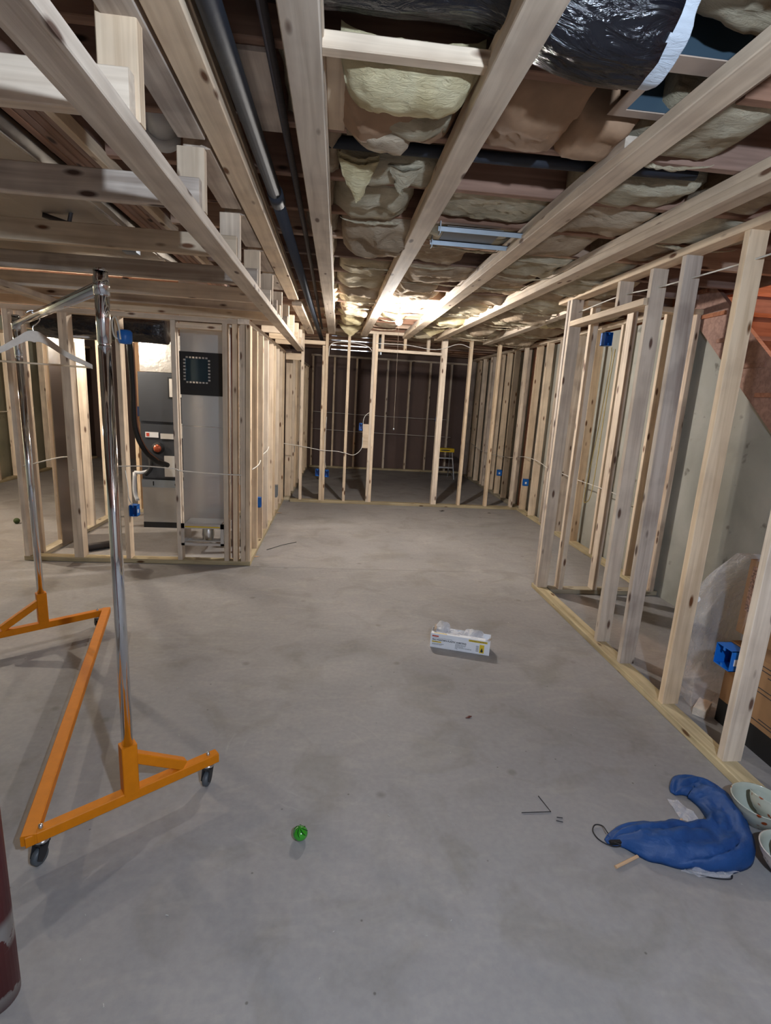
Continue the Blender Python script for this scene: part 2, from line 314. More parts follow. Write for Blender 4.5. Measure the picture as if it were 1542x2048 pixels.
class MB:
    def __init__(s): s.v, s.f = [], []
    def box(s, a, b, M=None):
        x0, y0, z0 = a; x1, y1, z1 = b; n = len(s.v)
        for p in ((x0, y0, z0), (x1, y0, z0), (x1, y1, z0), (x0, y1, z0), (x0, y0, z1), (x1, y0, z1), (x1, y1, z1), (x0, y1, z1)):
            p = Vector(p); s.v.append(M @ p if M else p)
        s.f += [tuple(n + i for i in q) for q in ((0, 3, 2, 1), (4, 5, 6, 7), (0, 1, 5, 4), (1, 2, 6, 5), (2, 3, 7, 6), (3, 0, 4, 7))]
        return s
    def prism(s, poly, h0, h1, axis='z'):
        n = len(s.v); k = len(poly)
        for h in (h0, h1):
            for (a, b) in poly:
                s.v.append(Vector({'z': (a, b, h), 'x': (h, a, b), 'y': (a, h, b)}[axis]))
        s.f.append(tuple(range(n + k - 1, n - 1, -1))); s.f.append(tuple(range(n + k, n + 2 * k)))
        for i in range(k):
            j = (i + 1) % k; s.f.append((n + i, n + j, n + k + j, n + k + i))
        return s
    def tube(s, pts, r, seg=10, caps=True, close=False):
        pts = [Vector(p) for p in pts]; n0 = len(s.v); k = len(pts)
        up = Vector((0, 0, 1))
        prev = None
        for i, p in enumerate(pts):
            if close: d = pts[(i + 1) % k] - pts[i - 1]
            else: d = pts[min(i + 1, k - 1)] - pts[max(i - 1, 0)]
            d.normalize()
            if prev is None:
                a = d.cross(up)
                if a.length < 1e-3: a = d.cross(Vector((1, 0, 0)))
            else: a = prev - d * prev.dot(d)
            a.normalize(); prev = a; b = d.cross(a)
            rr = r[i] if isinstance(r, (list, tuple)) else r
            for j in range(seg):
                t = 2 * PI * j / seg; s.v.append(p + a * (rr * math.cos(t)) + b * (rr * math.sin(t)))
        for i in range(k if close else k - 1):
            for j in range(seg):
                a0 = n0 + i * seg + j; a1 = n0 + i * seg + (j + 1) % seg; i2 = (i + 1) % k
                b0 = n0 + i2 * seg + j; b1 = n0 + i2 * seg + (j + 1) % seg
                s.f.append((a0, a1, b1, b0))
        if caps and not close:
            s.f.append(tuple(n0 + j for j in range(seg - 1, -1, -1))); s.f.append(tuple(n0 + (k - 1) * seg + j for j in range(seg)))
        return s
    def lathe(s, prof, seg=24, c=(0, 0, 0), M=None):
        n0 = len(s.v); c = Vector(c)
        for (r, z) in prof:
            for j in range(seg):
                t = 2 * PI * j / seg; p = Vector((r * math.cos(t), r * math.sin(t), z))
                if M: p = M @ p
                s.v.append(p + c)
        for i in range(len(prof) - 1):
            for j in range(seg):
                a0 = n0 + i * seg + j; a1 = n0 + i * seg + (j + 1) % seg; s.f.append((a0, a1, a1 + seg, a0 + seg))
        return s
    def build(s, name, mat, parent=None, local=False, smooth=False, loc=None):
        if loc is None and not local:
            lo = [min(v[i] for v in s.v) for i in range(3)]; hi = [max(v[i] for v in s.v) for i in range(3)]
            loc = ((lo[0] + hi[0]) / 2, (lo[1] + hi[1]) / 2, lo[2])
        o = mk(name, s.v, s.f, mat, parent, local, loc, smooth)
        return o
_lm = {}
def lum_mesh(L, w, t):
    k = (round(L, 3), round(w, 4), round(t, 4))
    if k in _lm: return _lm[k]
    c = 0.0028; h, q = w / 2, t / 2
    prof = [(-h + c, -q), (h - c, -q), (h, -q + c), (h, q - c), (h - c, q), (-h + c, q), (-h, q - c), (-h, -q + c)]
    v = [(x, a, b) for x in (-L / 2, L / 2) for (a, b) in prof]
    f = [tuple(range(7, -1, -1)), tuple(range(8, 16))] + [(i, (i + 1) % 8, 8 + (i + 1) % 8, 8 + i) for i in range(8)]
    me = bpy.data.meshes.new('lumber'); me.from_pydata(v, [], f); me.update(); _lm[k] = me; return me
def lum(name, p0, p1, side, w, t, mat, parent=None):
    """a board from p0 to p1 (centre line), w wide along 'side', t the other way"""
    p0, p1 = Vector(p0), Vector(p1); d = p1 - p0; L = d.length; d.normalize()
    s = Vector(side); s = (s - d * s.dot(d)).normalized(); n = d.cross(s)
    me = lum_mesh(L, w, t)
    o = bpy.data.objects.new(name, me)
    mid = (p0 + p1) / 2
    o.matrix_basis = Matrix(((d.x, s.x, n.x, mid.x), (d.y, s.y, n.y, mid.y), (d.z, s.z, n.z, mid.z), (0, 0, 0, 1)))
    if not me.materials: me.materials.append(None)
    COL.objects.link(o); o.material_slots[0].link = 'OBJECT'; o.material_slots[0].material = mat
    if parent is not None:
        o.parent = parent; o.location = mid - BASE[parent.name]
    BASE[o.name] = mid
    return o
def stud_y(x, y, z0, z1, par, mat=PINE, name='stud', dx=0.0, dy=0.0):
    """stud of a wall running along y: 89 deep in x, 38 along y. (x,y) = low corner"""
    return lum(name, (x + .0445, y + .019, z0), (x + .0445 + dx, y + .019 + dy, z1), (1, 0, 0), .089, .038, mat, par)
def stud_x(x, y, z0, z1, par, mat=PINE, name='stud', dx=0.0):
    """stud of a wall running along x: 38 along x, 89 deep in y"""
    return lum(name, (x + .019, y + .0445, z0), (x + .019 + dx, y + .0445, z1), (1, 0, 0), .038, .089, mat, par)
def flat_y(x, y0, y1, z, par, mat=PINE, name='plate', x2=None):
    x2 = x if x2 is None else x2
    return lum(name, (x + .0445, y0, z + .019), (x2 + .0445, y1, z + .019), (1, 0, 0), .089, .038, mat, par)
def flat_x(x0, x1, y, z, par, mat=PINE, name='plate'):
    return lum(name, (x0, y + .0445, z + .019), (x1, y + .0445, z + .019), (0, 1, 0), .089, .038, mat, par)
def curve(pts, n=8):
    """Catmull-Rom through the points"""
    P = [Vector(p) for p in pts]; P = [P[0] * 2 - P[1]] + P + [P[-1] * 2 - P[-2]]; out = []
    for i in range(1, len(P) - 2):
        for k in range(n):
            t = k / n; a, b, c, d = P[i - 1], P[i], P[i + 1], P[i + 2]
            out.append(0.5 * ((2 * b) + (c - a) * t + (2 * a - 5 * b + 4 * c - d) * t * t + (3 * b - a - 3 * c + d) * t ** 3))
    out.append(P[-2]); return out
def text(s, size, mat, parent, M, name='lettering', bold=0.0, align='LEFT', local=True):
    cu = bpy.data.curves.new(name, 'FONT'); cu.body = s; cu.size = size; cu.extrude = 0.0002; cu.offset = bold; cu.align_x = align
    cu.resolution_u = 2
    tmp = bpy.data.objects.new('tmp', cu); COL.objects.link(tmp); bpy.context.view_layer.update()
    me = bpy.data.meshes.new_from_object(tmp.evaluated_get(bpy.context.evaluated_depsgraph_get()))
    bpy.data.objects.remove(tmp); bpy.data.curves.remove(cu)
    me.materials.clear(); me.materials.append(mat); me.name = name
    o = bpy.data.objects.new(name, me); COL.objects.link(o); o.matrix_basis = M
    if parent is not None: o.parent = parent
    return o

# ================================================================== SETTING
ZC = 2.36          # underside of the floor joists
fl = thing('floor', 'grey concrete basement floor with scuffs and a cast joint', None, (0, 2, 0), kind='structure')
MB().box((-5.2, -2.6, -.12), (3.7, 4.398, 0)).build('slab', FLOOR, fl, loc=(0, 0, 0))
MB().box((-5.2, 4.401, -.12), (3.7, 11.3, 0)).build('slab', FLOOR, fl, loc=(0, 0, 0))
o = MB().box((-5.1, 10.99, 0), (3.0, 11.15, 2.6)).build('wall_back', BROWNWALL); tag(o, 'dark brown sheathed wall at the far end', None, kind='structure')
o = MB().box((-5.15, -2.5, 0), (-4.95, 11.1, 2.6)).build('wall_left', CONC_L); tag(o, 'pale foundation wall of the left room', None, kind='structure')
o = MB().box((-5.1, -2.55, 0), (3.7, -2.4, 2.6)).build('wall_front', PAINTWALL); tag(o, 'wall behind the camera', None, kind='structure')
o = MB().box((2.80, 4.05, 0), (2.98, 11.1, 2.30)).prism([(-2.4, 0), (4.05, 0), (4.05, 2.26), (1.36, 0.0)], 2.74, 2.92, 'x').build('wall_right', CONC)
tag(o, 'grey concrete foundation wall, sloping down under the stairs', None, kind='structure')
# stairwell shell beyond the foundation wall
o = MB().box((3.64, -2.4, 0), (3.72, 11.1, 4.4)).box((2.75, 7.4, 0), (3.7, 7.48, 4.4)).box((2.76, -2.4, 4.3), (3.7, 7.4, 4.4)).build('wall_stairwell', STAIRW)
tag(o, 'brown boarded far side of the stairwell', None, kind='structure')

ceil = thing('ceiling', 'open ceiling of brown floor joists and subfloor', None, (0, 4, ZC), kind='structure')
MB().box((-5.1, -2.5, 2.65), (2.80, 11.1, 2.67)).build('subfloor', JOIST, ceil)
JY = [1.162 + .406 * k for k in range(-8, 25)]
for y in JY:
    if y > 10.9: continue
    def jst(x0, x1, m=JOIST): lum('joist', (x0, y, ZC + .143), (x1, y, ZC + .143), (0, 0, 1), .286, .038, m, ceil)
    m = JOIST if R.random() < .7 else JOIST_TAN
    if abs(y - 1.568) < .01: jst(-.93, .735); jst(1.085, 2.79)
    else: jst(-.93, 2.79, m)
    jst(-4.94, -1.13, m)
lum('rim_joist', (2.86, 4.06, 2.475), (2.86, 10.9, 2.475), (0, 0, 1), .346, .10, STAIRW, ceil)
lum('rim_joist', (2.79, -2.3, ZC + .143), (2.79, 4.04, ZC + .143), (0, 0, 1), .286, .02, JOIST, ceil)

# ================================================================== STUD WALLS
# --- partition with the doorway, across the room
wf = thing('stud_wall', 'bare pine stud partition with a door opening, across the far end under the bulb', 'wall frame', (.9, 7.25, 0))
flat_x(-.62, 2.70, 7.25, 0, wf, TREATED, 'bottom_plate')
flat_x(-.52, 2.70, 7.25, 2.322, wf, PINE, 'top_plate')
def wfs(x, z1=2.322, z0=.038, m=PINE, nm='stud', dx=0): stud_x(x, 7.25, z0, z1, wf, m, nm, dx)
wfs(-.50); wfs(-.222, 2.13); wfs(-.182); wfs(-.01 + .12); wfs(.44, 2.322); wfs(.479, 2.322)
wfs(1.385, 2.322); wfs(1.423, 2.322); wfs(1.775); wfs(2.175); wfs(2.56)
wfs(.86, 2.322, 2.137, nm='cripple_stud'); wfs(1.18, 2.322, 2.137, nm='cripple_stud'); wfs(.555, 2.322, 2.137, nm='cripple_stud')
flat_x(.518, 1.385, 7.25, 2.099, wf, PINE, 'header')
lum('blocking', (-.462, 7.29, 2.165), (-.182, 7.29, 2.165), (0, 0, 1), .05, .038, PINE, wf)
lum('header', (-.70, 7.27, 1.965), (-.50, 7.27, 1.965), (0, 0, 1), .086, .038, PINE, wf)
MB().box((.36, 7.25, .80), (.44, 7.262, 1.13)).build('box_backer', PINE, wf)

# --- wall on the right, running towards the camera
wr = thing('stud_wall', 'bare pine stud wall on the right beside the stairs, treated bottom plate along the open floor', 'wall frame', (1.76, 2.6, 0))
flat_y(1.715, -.6, 4.05, 0, wr, TREATED, 'bottom_plate', 1.695)
flat_y(1.722, .3, 4.2, 2.285, wr, PINE, 'top_plate', 1.70)
stud_y(1.70, 3.985, .038, 2.285, wr, PINE_OLD, dx=-.005); stud_y(1.70, 3.945, .038, 2.285, wr)
for i, y in enumerate((2.965, 2.68, 2.265, 1.83)): stud_y(1.722, y, .038, 2.285, wr, PINE_OLD if i == 1 else PINE, dx=R.uniform(-.004, .004))
for y in (1.42, 1.02, .6): stud_y(1.724, y, .038, 2.285, wr)
flat_y(1.70, 2.985, 3.945, 2.095, wr, PINE, 'header'); stud_y(1.715, 3.30, 2.133, 2.285, wr, PINE, 'cripple_stud')

# --- short cross wall to the foundation
wc = thing('stud_wall', 'short pine stud wall running from the right stud wall back to the concrete', 'wall frame', (2.2, 3.94, 0))
flat_x(1.795, 2.73, 3.90, 0, wc, TREATED, 'bottom_plate'); flat_x(1.80, 2.73, 3.90, 2.24, wc, PINE, 'top_plate')
for x, m in ((1.865, PINE), (2.16, PINE), (2.66, PINE_OLD)): stud_x(x, 3.90, .038, 2.24, wc, m)

# --- frame in front of the concrete on the right
wg = thing('stud_wall', 'long row of pine studs against the grey foundation wall at right rear', 'wall frame', (2.7, 7, 0))
flat_y(2.66, 4.03, 7.24, 0, wg, TREATED, 'bottom_plate'); flat_y(2.66, 7.35, 10.9, 0, wg, TREATED, 'bottom_plate')
flat_y(2.64, 4.03, 10.9, 2.30, wg, PINE, 'top_plate')
for i, y in enumerate((4.29, 4.95, 5.45, 5.88, 6.34, 6.75, 7.12, 7.55, 8.0, 8.38, 8.75, 9.15, 9.3, 9.75, 10.2, 10.6)):
    stud_y(2.66, y, .038, 2.30, wg, PINE_OLD if i % 4 == 3 else PINE, dx=R.uniform(-.01, .01))
stud_y(2.66, 4.09, .038, 2.30, wg, PINE_OLD)

# --- back wall studs
wb = thing('stud_wall', 'row of narrow pine studs in front of the dark brown back wall', 'wall frame', (.9, 10.9, 0))
flat_x(-.55, 2.66, 10.90, 0, wb, TREATED, 'bottom_plate'); flat_x(-.55, 2.66, 10.90, 2.24, wb, PINE_OLD, 'top_plate')
for x in (-.53, -.1, .35, .98, 1.44, 1.86, 2.3): stud_x(x, 10.90, .038, 2.24, wb, PINE)

# --- furnace room, front
wq = thing('stud_wall', 'pine stud front of the furnace room at left, black film and silver ducts behind it', 'wall frame', (-1.6, 4.45, 0))
flat_x(-2.565, -.71, 4.42, 0, wq, TREATED, 'bottom_plate'); flat_x(-2.565, -.72, 4.42, 2.0, wq, PINE, 'top_plate')
for x in (-2.56, -2.165, -2.127, -1.745, -1.32, -.93, -.855, -.79, -.75): stud_x(x, 4.42, .038, 2.0, wq, PINE, dx=R.uniform(-.006, .006))
flat_x(-1.282, -.93, 4.42, 1.945, wq, PINE, 'blocking')
# --- furnace room, side along the open floor, carries on past the partition
ws = thing('stud_wall', 'closely spaced pine stud side of the furnace room facing the open floor', 'wall frame', (-.76, 5.8, 0))
flat_y(-.80, 4.515, 7.34, 0, ws, TREATED, 'bottom_plate'); flat_y(-.80, 4.38, 7.34, 2.0, ws, PINE, 'top_plate')
for y in (4.82, 5.18, 5.56, 5.95, 6.2, 6.55, 6.93, 7.20): stud_y(-.80, y, .038, 2.0, ws)
wh = thing('stud_wall', 'pine stud side wall of the dim back room, beyond the partition at left', 'wall frame', (-.7, 9, 0))
flat_y(-.72, 7.35, 10.88, 0, wh, TREATED, 'bottom_plate', -.66); flat_y(-.72, 7.35, 10.88, 2.0, wh, PINE, 'top_plate', -.66)
for i in range(9): stud_y(-.72 + .06 * i / 9, 7.5 + .38 * i, .038, 2.0, wh)
# --- furnace room, left side
wl = thing('stud_wall', 'pine stud left side of the furnace room behind the clothes rack', 'wall frame', (-2.5, 5.2, 0))
flat_y(-2.55, 4.515, 6.05, 0, wl, TREATED, 'bottom_plate'); flat_y(-2.55, 4.515, 6.05, 2.0, wl, PINE, 'top_plate')
for y in (4.52, 4.93, 5.48, 5.95): stud_y(-2.55, y, .038, 2.0, wl)
lum('blocking', (-2.51, 4.56, 1.93), (-2.51, 4.93, 1.93), (0, 0, 1), .089, .038, PINE, wl)
wk = thing('stud_wall', 'pine stud rear of the furnace room, behind the furnace', 'wall frame', (-1.6, 6.1, 0))
flat_x(-2.46, -.82, 6.30, 0, wk, TREATED, 'bottom_plate'); flat_x(-2.46, -.82, 6.30, 2.0, wk, PINE, 'top_plate')
for x in (-2.46, -2.32, -2.05, -1.93, -1.6, -1.3): stud_x(x, 6.30, .038, 2.0, wk)
MB().box((-2.32, 6.39, .038), (-.82, 6.40, 2.0)).build('backing_board', plain('tan board', (0.42, 0.27, 0.17), .8), wk)
# --- left room
wz = thing('stud_wall', 'pine studs along the pale foundation wall of the left room', 'wall frame', (-4.8, 7, 0))
flat_y(-4.85, 2.0, 10.9, 0, wz, TREATED, 'bottom_plate'); flat_y(-4.85, 2.0, 10.9, 2.1, wz, PINE, 'top_plate')
for i in range(14): stud_y(-4.85, 4.6 + .46 * i, .038, 2.1, wz)

# ================================================================== CEILING STRAPPING AND SOFFIT
def beam(label, x0, y0, x1, y1, layers=2, mat=PINE, z=2.28, up=.12):
    t = thing('ceiling_beam', label, 'beam', ((x0 + x1) / 2, (y0 + y1) / 2, z))
    dx = (x1 - x0) / (y1 - y0)
    lum('plank', (x0, y0, z + .019), (x1, y1, z + .019), (1, 0, 0), .089, .038, mat, t)
    if layers > 1:
        a = y0 + up; c = y1 - .12
        lum('plank', (x0 + .004 + dx * up, a, z + .0585), (x1 + .004 - dx * .12, c, z + .0585), (1, 0, 0), .089, .037, PINE, t)
    return t
beam('doubled pine strapping beam beside the black drain pipe, ends short above the soffit', -.395, .05, -.41, 4.82)
beam('short pine strapping beam continuing the soffit beam towards the partition', -.395, 5.02, -.385, 7.24, z=2.262)
beam('straight pine strapping beam between the two pipes and the big yellow batt', -.112, .05, -.106, 7.24)
beam('pine strapping beam running straight to the left of the bare bulb', .396, .05, .318, 7.20)
beam('doubled pine strapping beam just right of the bulb, under the sheet metal boot', .938, .05, .875, 7.20, up=1.75)
beam('doubled pine strapping beam above the top plate of the right stud wall', 1.482, .3, 1.30, 7.20)
beam('short orange-toned pine strapping beam from the right stud wall corner to the partition', 1.93, 4.06, 1.99, 7.28)

sf = thing('soffit_frame', 'hanging pine soffit frame with long rail, upright blocks and cross joists, upper left', 'ceiling frame', (-1.5, 3.5, 2.04))
RX = -.512
lum('rail', (RX, .05, 2.059), (RX, 7.24, 2.055), (1, 0, 0), .089, .038, PINE, sf)
for i, y in enumerate((1.35, 1.94, 2.58, 3.2, 3.8)):
    xl = -4.7 if i else -2.6
    lum('cross_joist', (xl, y + .019, 2.1225), (RX + .036, y + .019, 2.1225), (0, 0, 1), .089, .037, PINE_OLD if i % 2 else PINE, sf)
HY = [1.39, 1.98, 2.62, 3.24, 3.84, 4.45, 5.05, 5.65, 6.25, 6.85]
for i, y in enumerate(HY):
    zt = 2.675 if i == 0 else 2.30
    lum('hanger_block', (RX, y + .019, 2.0785), (RX, y + .019, zt - .03), (1, 0, 0), .089, .038, PINE, sf)
lum('cross_joist', (-4.7, 4.20, 2.1225), (RX + .036, 4.20, 2.1225), (0, 0, 1), .089, .037, PINE_OLD, sf)
lum('cross_joist', (-4.7, 4.40, 2.1), (RX + .036, 4.40, 2.1), (0, 0, 1), .12, .037, PINE, sf)
for i in range(5, 10): lum('cross_joist', (-.79, HY[i] - .021, 2.1225), (RX + .036, HY[i] - .021, 2.1225), (0, 0, 1), .089, .037, PINE, sf)
for a, b in ((.2, 1.95), (2.0, 2.6), (2.66, 3.22), (3.28, 3.82), (3.88, 4.43)):
    lum('ledger_block', (RX + .012, a + .02, 2.30), (RX + .012, b, 2.30), (1, 0, 0), .089, .038, PINE_OLD, sf)
lum('edge_beam', (-2.06, 1.9, 2.055), (-2.12, 4.6, 2.055), (1, 0, 0), .089, .038, PINE_OLD, sf)

g = thing('girder', 'four-ply reddish brown girder above the dropped joists at left', 'beam', (-1.03, 4, 2.33))
for i in range(4): lum('ply', (-1.083 + .036 * i, .1, 2.46), (-1.083 + .036 * i, 10.8, 2.46), (0, 0, 1), .26, .034, JOIST, g)
for y0, y1 in ((.3, 1.7), (1.8, 2.6), (2.75, 3.3), (3.5, 4.3)): lum('nailer', (-.942, y0, 2.345), (-.942, y1, 2.345), (0, 0, 1), .05, .03, PINE, g)
# foil-wrapped trunk duct
fd = thing('trunk_duct', 'large foil-wrapped duct over the dropped joists at left', 'duct', (-1.9, 3, 2.28))
def wavy_box(name, mn, mx, mat, par, amp, nx=40, ny=6, seed=0):
    v, f = [], []
    for i in range(nx + 1):
        for (a, b) in [(mn[0], mn[2])] + [(mn[0] + (mx[0] - mn[0]) * k / ny, mn[2]) for k in range(1, ny)] + [(mx[0], mn[2]), (mx[0], mx[2]), (mn[0], mx[2])]:
            y = mn[1] + (mx[1] - mn[1]) * i / nx
            s = noise.noise(Vector((a * 3, y * 2.3, seed))) * amp
            v.append((a + (0 if b > mn[2] else s * .3), y, b + (s if b == mn[2] else 0)))
    k = ny + 3
    for i in range(nx):
        for j in range(k): f.append((i * k + j, i * k + (j + 1) % k, (i + 1) * k + (j + 1) % k, (i + 1) * k + j))
    f += [tuple(range(k - 1, -1, -1)), tuple(nx * k + j for j in range(k))]
    c = ((mn[0] + mx[0]) / 2, (mn[1] + mx[1]) / 2, mn[2])
    return mk(name, v, f, mat, par, loc=c)
wavy_box('foil_jacket', (-2.25, .1, 2.29), (-1.135, 4.35, 2.355), JACKET, fd, .03, 60, 10)
lum('seam_strip', (-1.140, .1, 2.283), (-1.140, 4.35, 2.283), (1, 0, 0), .022, .006, STEEL, fd)
MB().box((-2.6, 2.35, 2.2), (-2.1, 2.95, 2.24)).build('black_gap_sheet', BLACK, fd)  # added black sheet standing for a shaded gap, not a real panel

# ================================================================== PIPES
def pipe(name, label, pts, r, mat, cat='pipe', seg=14, group=None):
    o = MB().tube(pts, r, seg).build(name, mat, smooth=True); tag(o, label, cat, group); return o
t = thing('drain_pipe', 'thick black drain pipe running the length of the room beside the soffit', 'pipe', (-.28, 4, 2.25))
MB().tube([(-.325, .05, 2.318), (-.292, 2.5, 2.312)], .028, 16).build('pipe_length', BLACKPIPE, t, smooth=True)
MB().tube([(-.292, 2.5, 2.312), (-.262, 10.6, 2.30)], .028, 16).build('pipe_length', BLACKPIPE, t, smooth=True)
MB().tube([(-.292, 2.44, 2.312), (-.291, 2.56, 2.312)], .033, 16).build('coupling', BLACKPIPE, t, smooth=True)
pipe('gas_pipe', 'thin dark iron pipe under the joists between drain pipe and first long beam', [(-.195, .05, 2.342), (-.205, 3.2, 2.342), (-.235, 7.2, 2.338)], .013, RUSTPIPE)
t = thing('cross_pipe', 'slim blue-black pipe crossing the ceiling behind the yellow batt', 'pipe', (.4, 2.1, 2.36))
MB().tube([(-.17, 2.1, 2.378), (.60, 2.09, 2.377), (1.3, 2.06, 2.378)], .021, 12).build('pipe_length', BLACKPIPE, t, smooth=True)
MB().tube([(.10, 2.0, 2.35), (.10, 2.09, 2.357), (.10, 2.12, 2.40)], .004, 6).build('strap', RUSTPIPE, t)
t = thing('vent_pipe', 'white plastic vent pipe elbow behind the soffit hangers', 'pipe', (-.7, 2.1, 2.33))
MB().tube([(-.60, 1.90, 2.52), (-.64, 2.10, 2.44)], .045, 18).build('pipe_length', PVC, t, smooth=True)
MB().tube([(-.635, 2.07, 2.452), (-.665, 2.20, 2.40)], .052, 20).build('elbow', PVC, t, smooth=True)
MB().tube([(-.662, 2.19, 2.404), (-.672, 2.235, 2.388)], .060, 22).build('socket_ring', PVC, t, smooth=True)
MB().tube([(-.60, 1.90, 2.55), (-.60, 1.90, 2.645)], .045, 18).build('riser_pipe', PVC, t, smooth=True)
pipe('iron_pipe', 'thin red brown upright pipe just behind the furnace room corner', [(-.885, 4.60, 0.0), (-.885, 4.60, 1.99)], .012, REDPIPE)
pipe('steel_post', 'worn dark red round steel post at the lower left edge with a flaked white band', [(-.795, 1.075, 0), (-.795, 1.075, 2.28)], .056, REDPAINT, 'post', 32)

# recessed light bracket between two beams
t = thing('light_bracket', 'blue-grey steel hanger bars with plate between the two beams near the bulb', 'bracket', (.68, 2.85, 2.30))
for y in (2.73, 2.96):
    MB().box((.455, y - .012, 2.302), (.915, y - .009, 2.326)).box((.455, y - .012, 2.323), (.915, y + .012, 2.326)).build('hanger_bar', GALV_BLUE, t)
    MB().box((.893, y - .022, 2.29), (.897, y + .022, 2.345)).build('end_foot', GALV_BLUE, t)
    MB().box((.462, y - .022, 2.29), (.466, y + .022, 2.345)).build('end_foot', GALV_BLUE, t)
MB().box((.50, 2.72, 2.327), (.78, 2.98, 2.330)).build('plate', plain('dull plate', (.22, .21, .19), .5, .5), t)

# ================================================================== INSULATION
def batt_obj(name, x0, x1, y0, y1, ztop, zb, sag, seed, mat, rag=.02, nx=34, ny=14, par=None):
    nx = max(10, int((x1 - x0) * 42)); ny = max(8, int((y1 - y0) * 44))
    v, f = [], []
    sv = Vector((seed * 3.7, seed * 1.3, seed * 7.1))
    lump = R.uniform(.7, 1.4)
    for j in range(ny + 1):
        for i in range(nx + 1):
            u, q = i / nx, j / ny
            x, y = x0 + (x1 - x0) * u, y0 + (y1 - y0) * q
            e = min(1, 5 * min(u, 1 - u)) * min(1, 4.5 * min(q, 1 - q))
            e = max(0, e) ** .55
            p = Vector((x * 3.3, y * 5.0, 0)) + sv
            bil = 1 - abs(noise.noise(p * lump)) * 2.2          # billowed folds
            n2 = noise.fractal(Vector((x * 16, y * 24, seed)), .9, 2.2, 4)
            n3 = noise.noise(Vector((x * 2.0, seed, y)))
            z = zb + .035 - e * (sag * (.55 + .45 * bil) + .012) - e * n2 * .012 - e * n3 * .02
            ex = noise.fractal(Vector((x * 14, y * 3, seed + 5)), 1, 2, 4) * rag
            ey = noise.fractal(Vector((x * 9, y * 3, seed + 9)), 1, 2, 4) * rag
            # lower bulge spreads sideways over the joists
            y += ey * (1 if q in (0, 1) else .4) + (q - .5) * .05 * e
            x += ex * (1 if u in (0, 1) else .3)
            v.append((x, y, z))
    for j in range(ny):
        for i in range(nx):
            a = j * (nx + 1) + i; f.append((a, a + nx + 1, a + nx + 2, a + 1))
    # skirt up to the top face
    ring = [i for i in range(nx + 1)] + [j * (nx + 1) + nx for j in range(1, ny + 1)] + [ny * (nx + 1) + i for i in range(nx - 1, -1, -1)] + [j * (nx + 1) for j in range(ny - 1, 0, -1)]
    n0 = len(v)
    for k in ring:
        x, y, z = v[k]; v.append((min(max(x, x0), x1), min(max(y, y0), y1), ztop))
    L = len(ring)
    for k in range(L):
        a, b = ring[k], ring[(k + 1) % L]; f.append((a, b, n0 + (k + 1) % L, n0 + k))
    f.append(tuple(n0 + k for k in range(L)))
    c = ((x0 + x1) / 2, (y0 + y1) / 2, zb)
    return mk(name, v, f, mat, par, loc=c, smooth=True)
def fringe(x0, x1, y, z, sd, par):  # ragged torn strip, its pale colour standing for the bulb-lit batt edge
    v, f = [], []; n = max(12, int((x1 - x0) * 90))
    for i in range(n + 1):
        u = i / n; x = x0 + (x1 - x0) * u
        e = math.sin(PI * u) ** .5
        yy = y + noise.noise(Vector((x * 5, sd, 0))) * .04; zz = z + .02 - .02 * e + noise.noise(Vector((x * 4, sd, 9))) * .02
        th = (.003 + .011 * abs(noise.noise(Vector((x * 11, sd, 3))))) * e + .001
        for k in range(6):
            a = 2 * PI * k / 6; r_ = th * (1 + .8 * noise.noise(Vector((x * 60, k * 3.1, sd))))
            v.append((x, yy + math.cos(a) * r_ * 1.3, zz + math.sin(a) * r_))
    for i in range(n):
        for k in range(6): f.append((i * 6 + k, i * 6 + (k + 1) % 6, (i + 1) * 6 + (k + 1) % 6, (i + 1) * 6 + k))
    f += [tuple(range(5, -1, -1)), tuple(n * 6 + k for k in range(6))]
    mk('lit_torn_edge', v, f, INS_LIT_EDGE, par, loc=((x0 + x1) / 2, y, z))
LANES = [('beside the iron pipe', -.19, -.01), ('left of the bulb beam', -.045, .40), ('right of the bulb beam', .37, .95),
         ('right of the fourth long beam', .90, 1.45), ('above the right stud wall', 1.42, 2.05), ('over the right rear studs', 2.06, 2.62)]
seed = 1
ORD = ['first', 'second', 'third', 'fourth', 'fifth', 'sixth', 'seventh', 'eighth', 'ninth', 'tenth', 'eleventh', 'twelfth', 'thirteenth', 'fourteenth', 'fifteenth', 'sixteenth']
cnt = {}
SKIP = {(0, .9), }
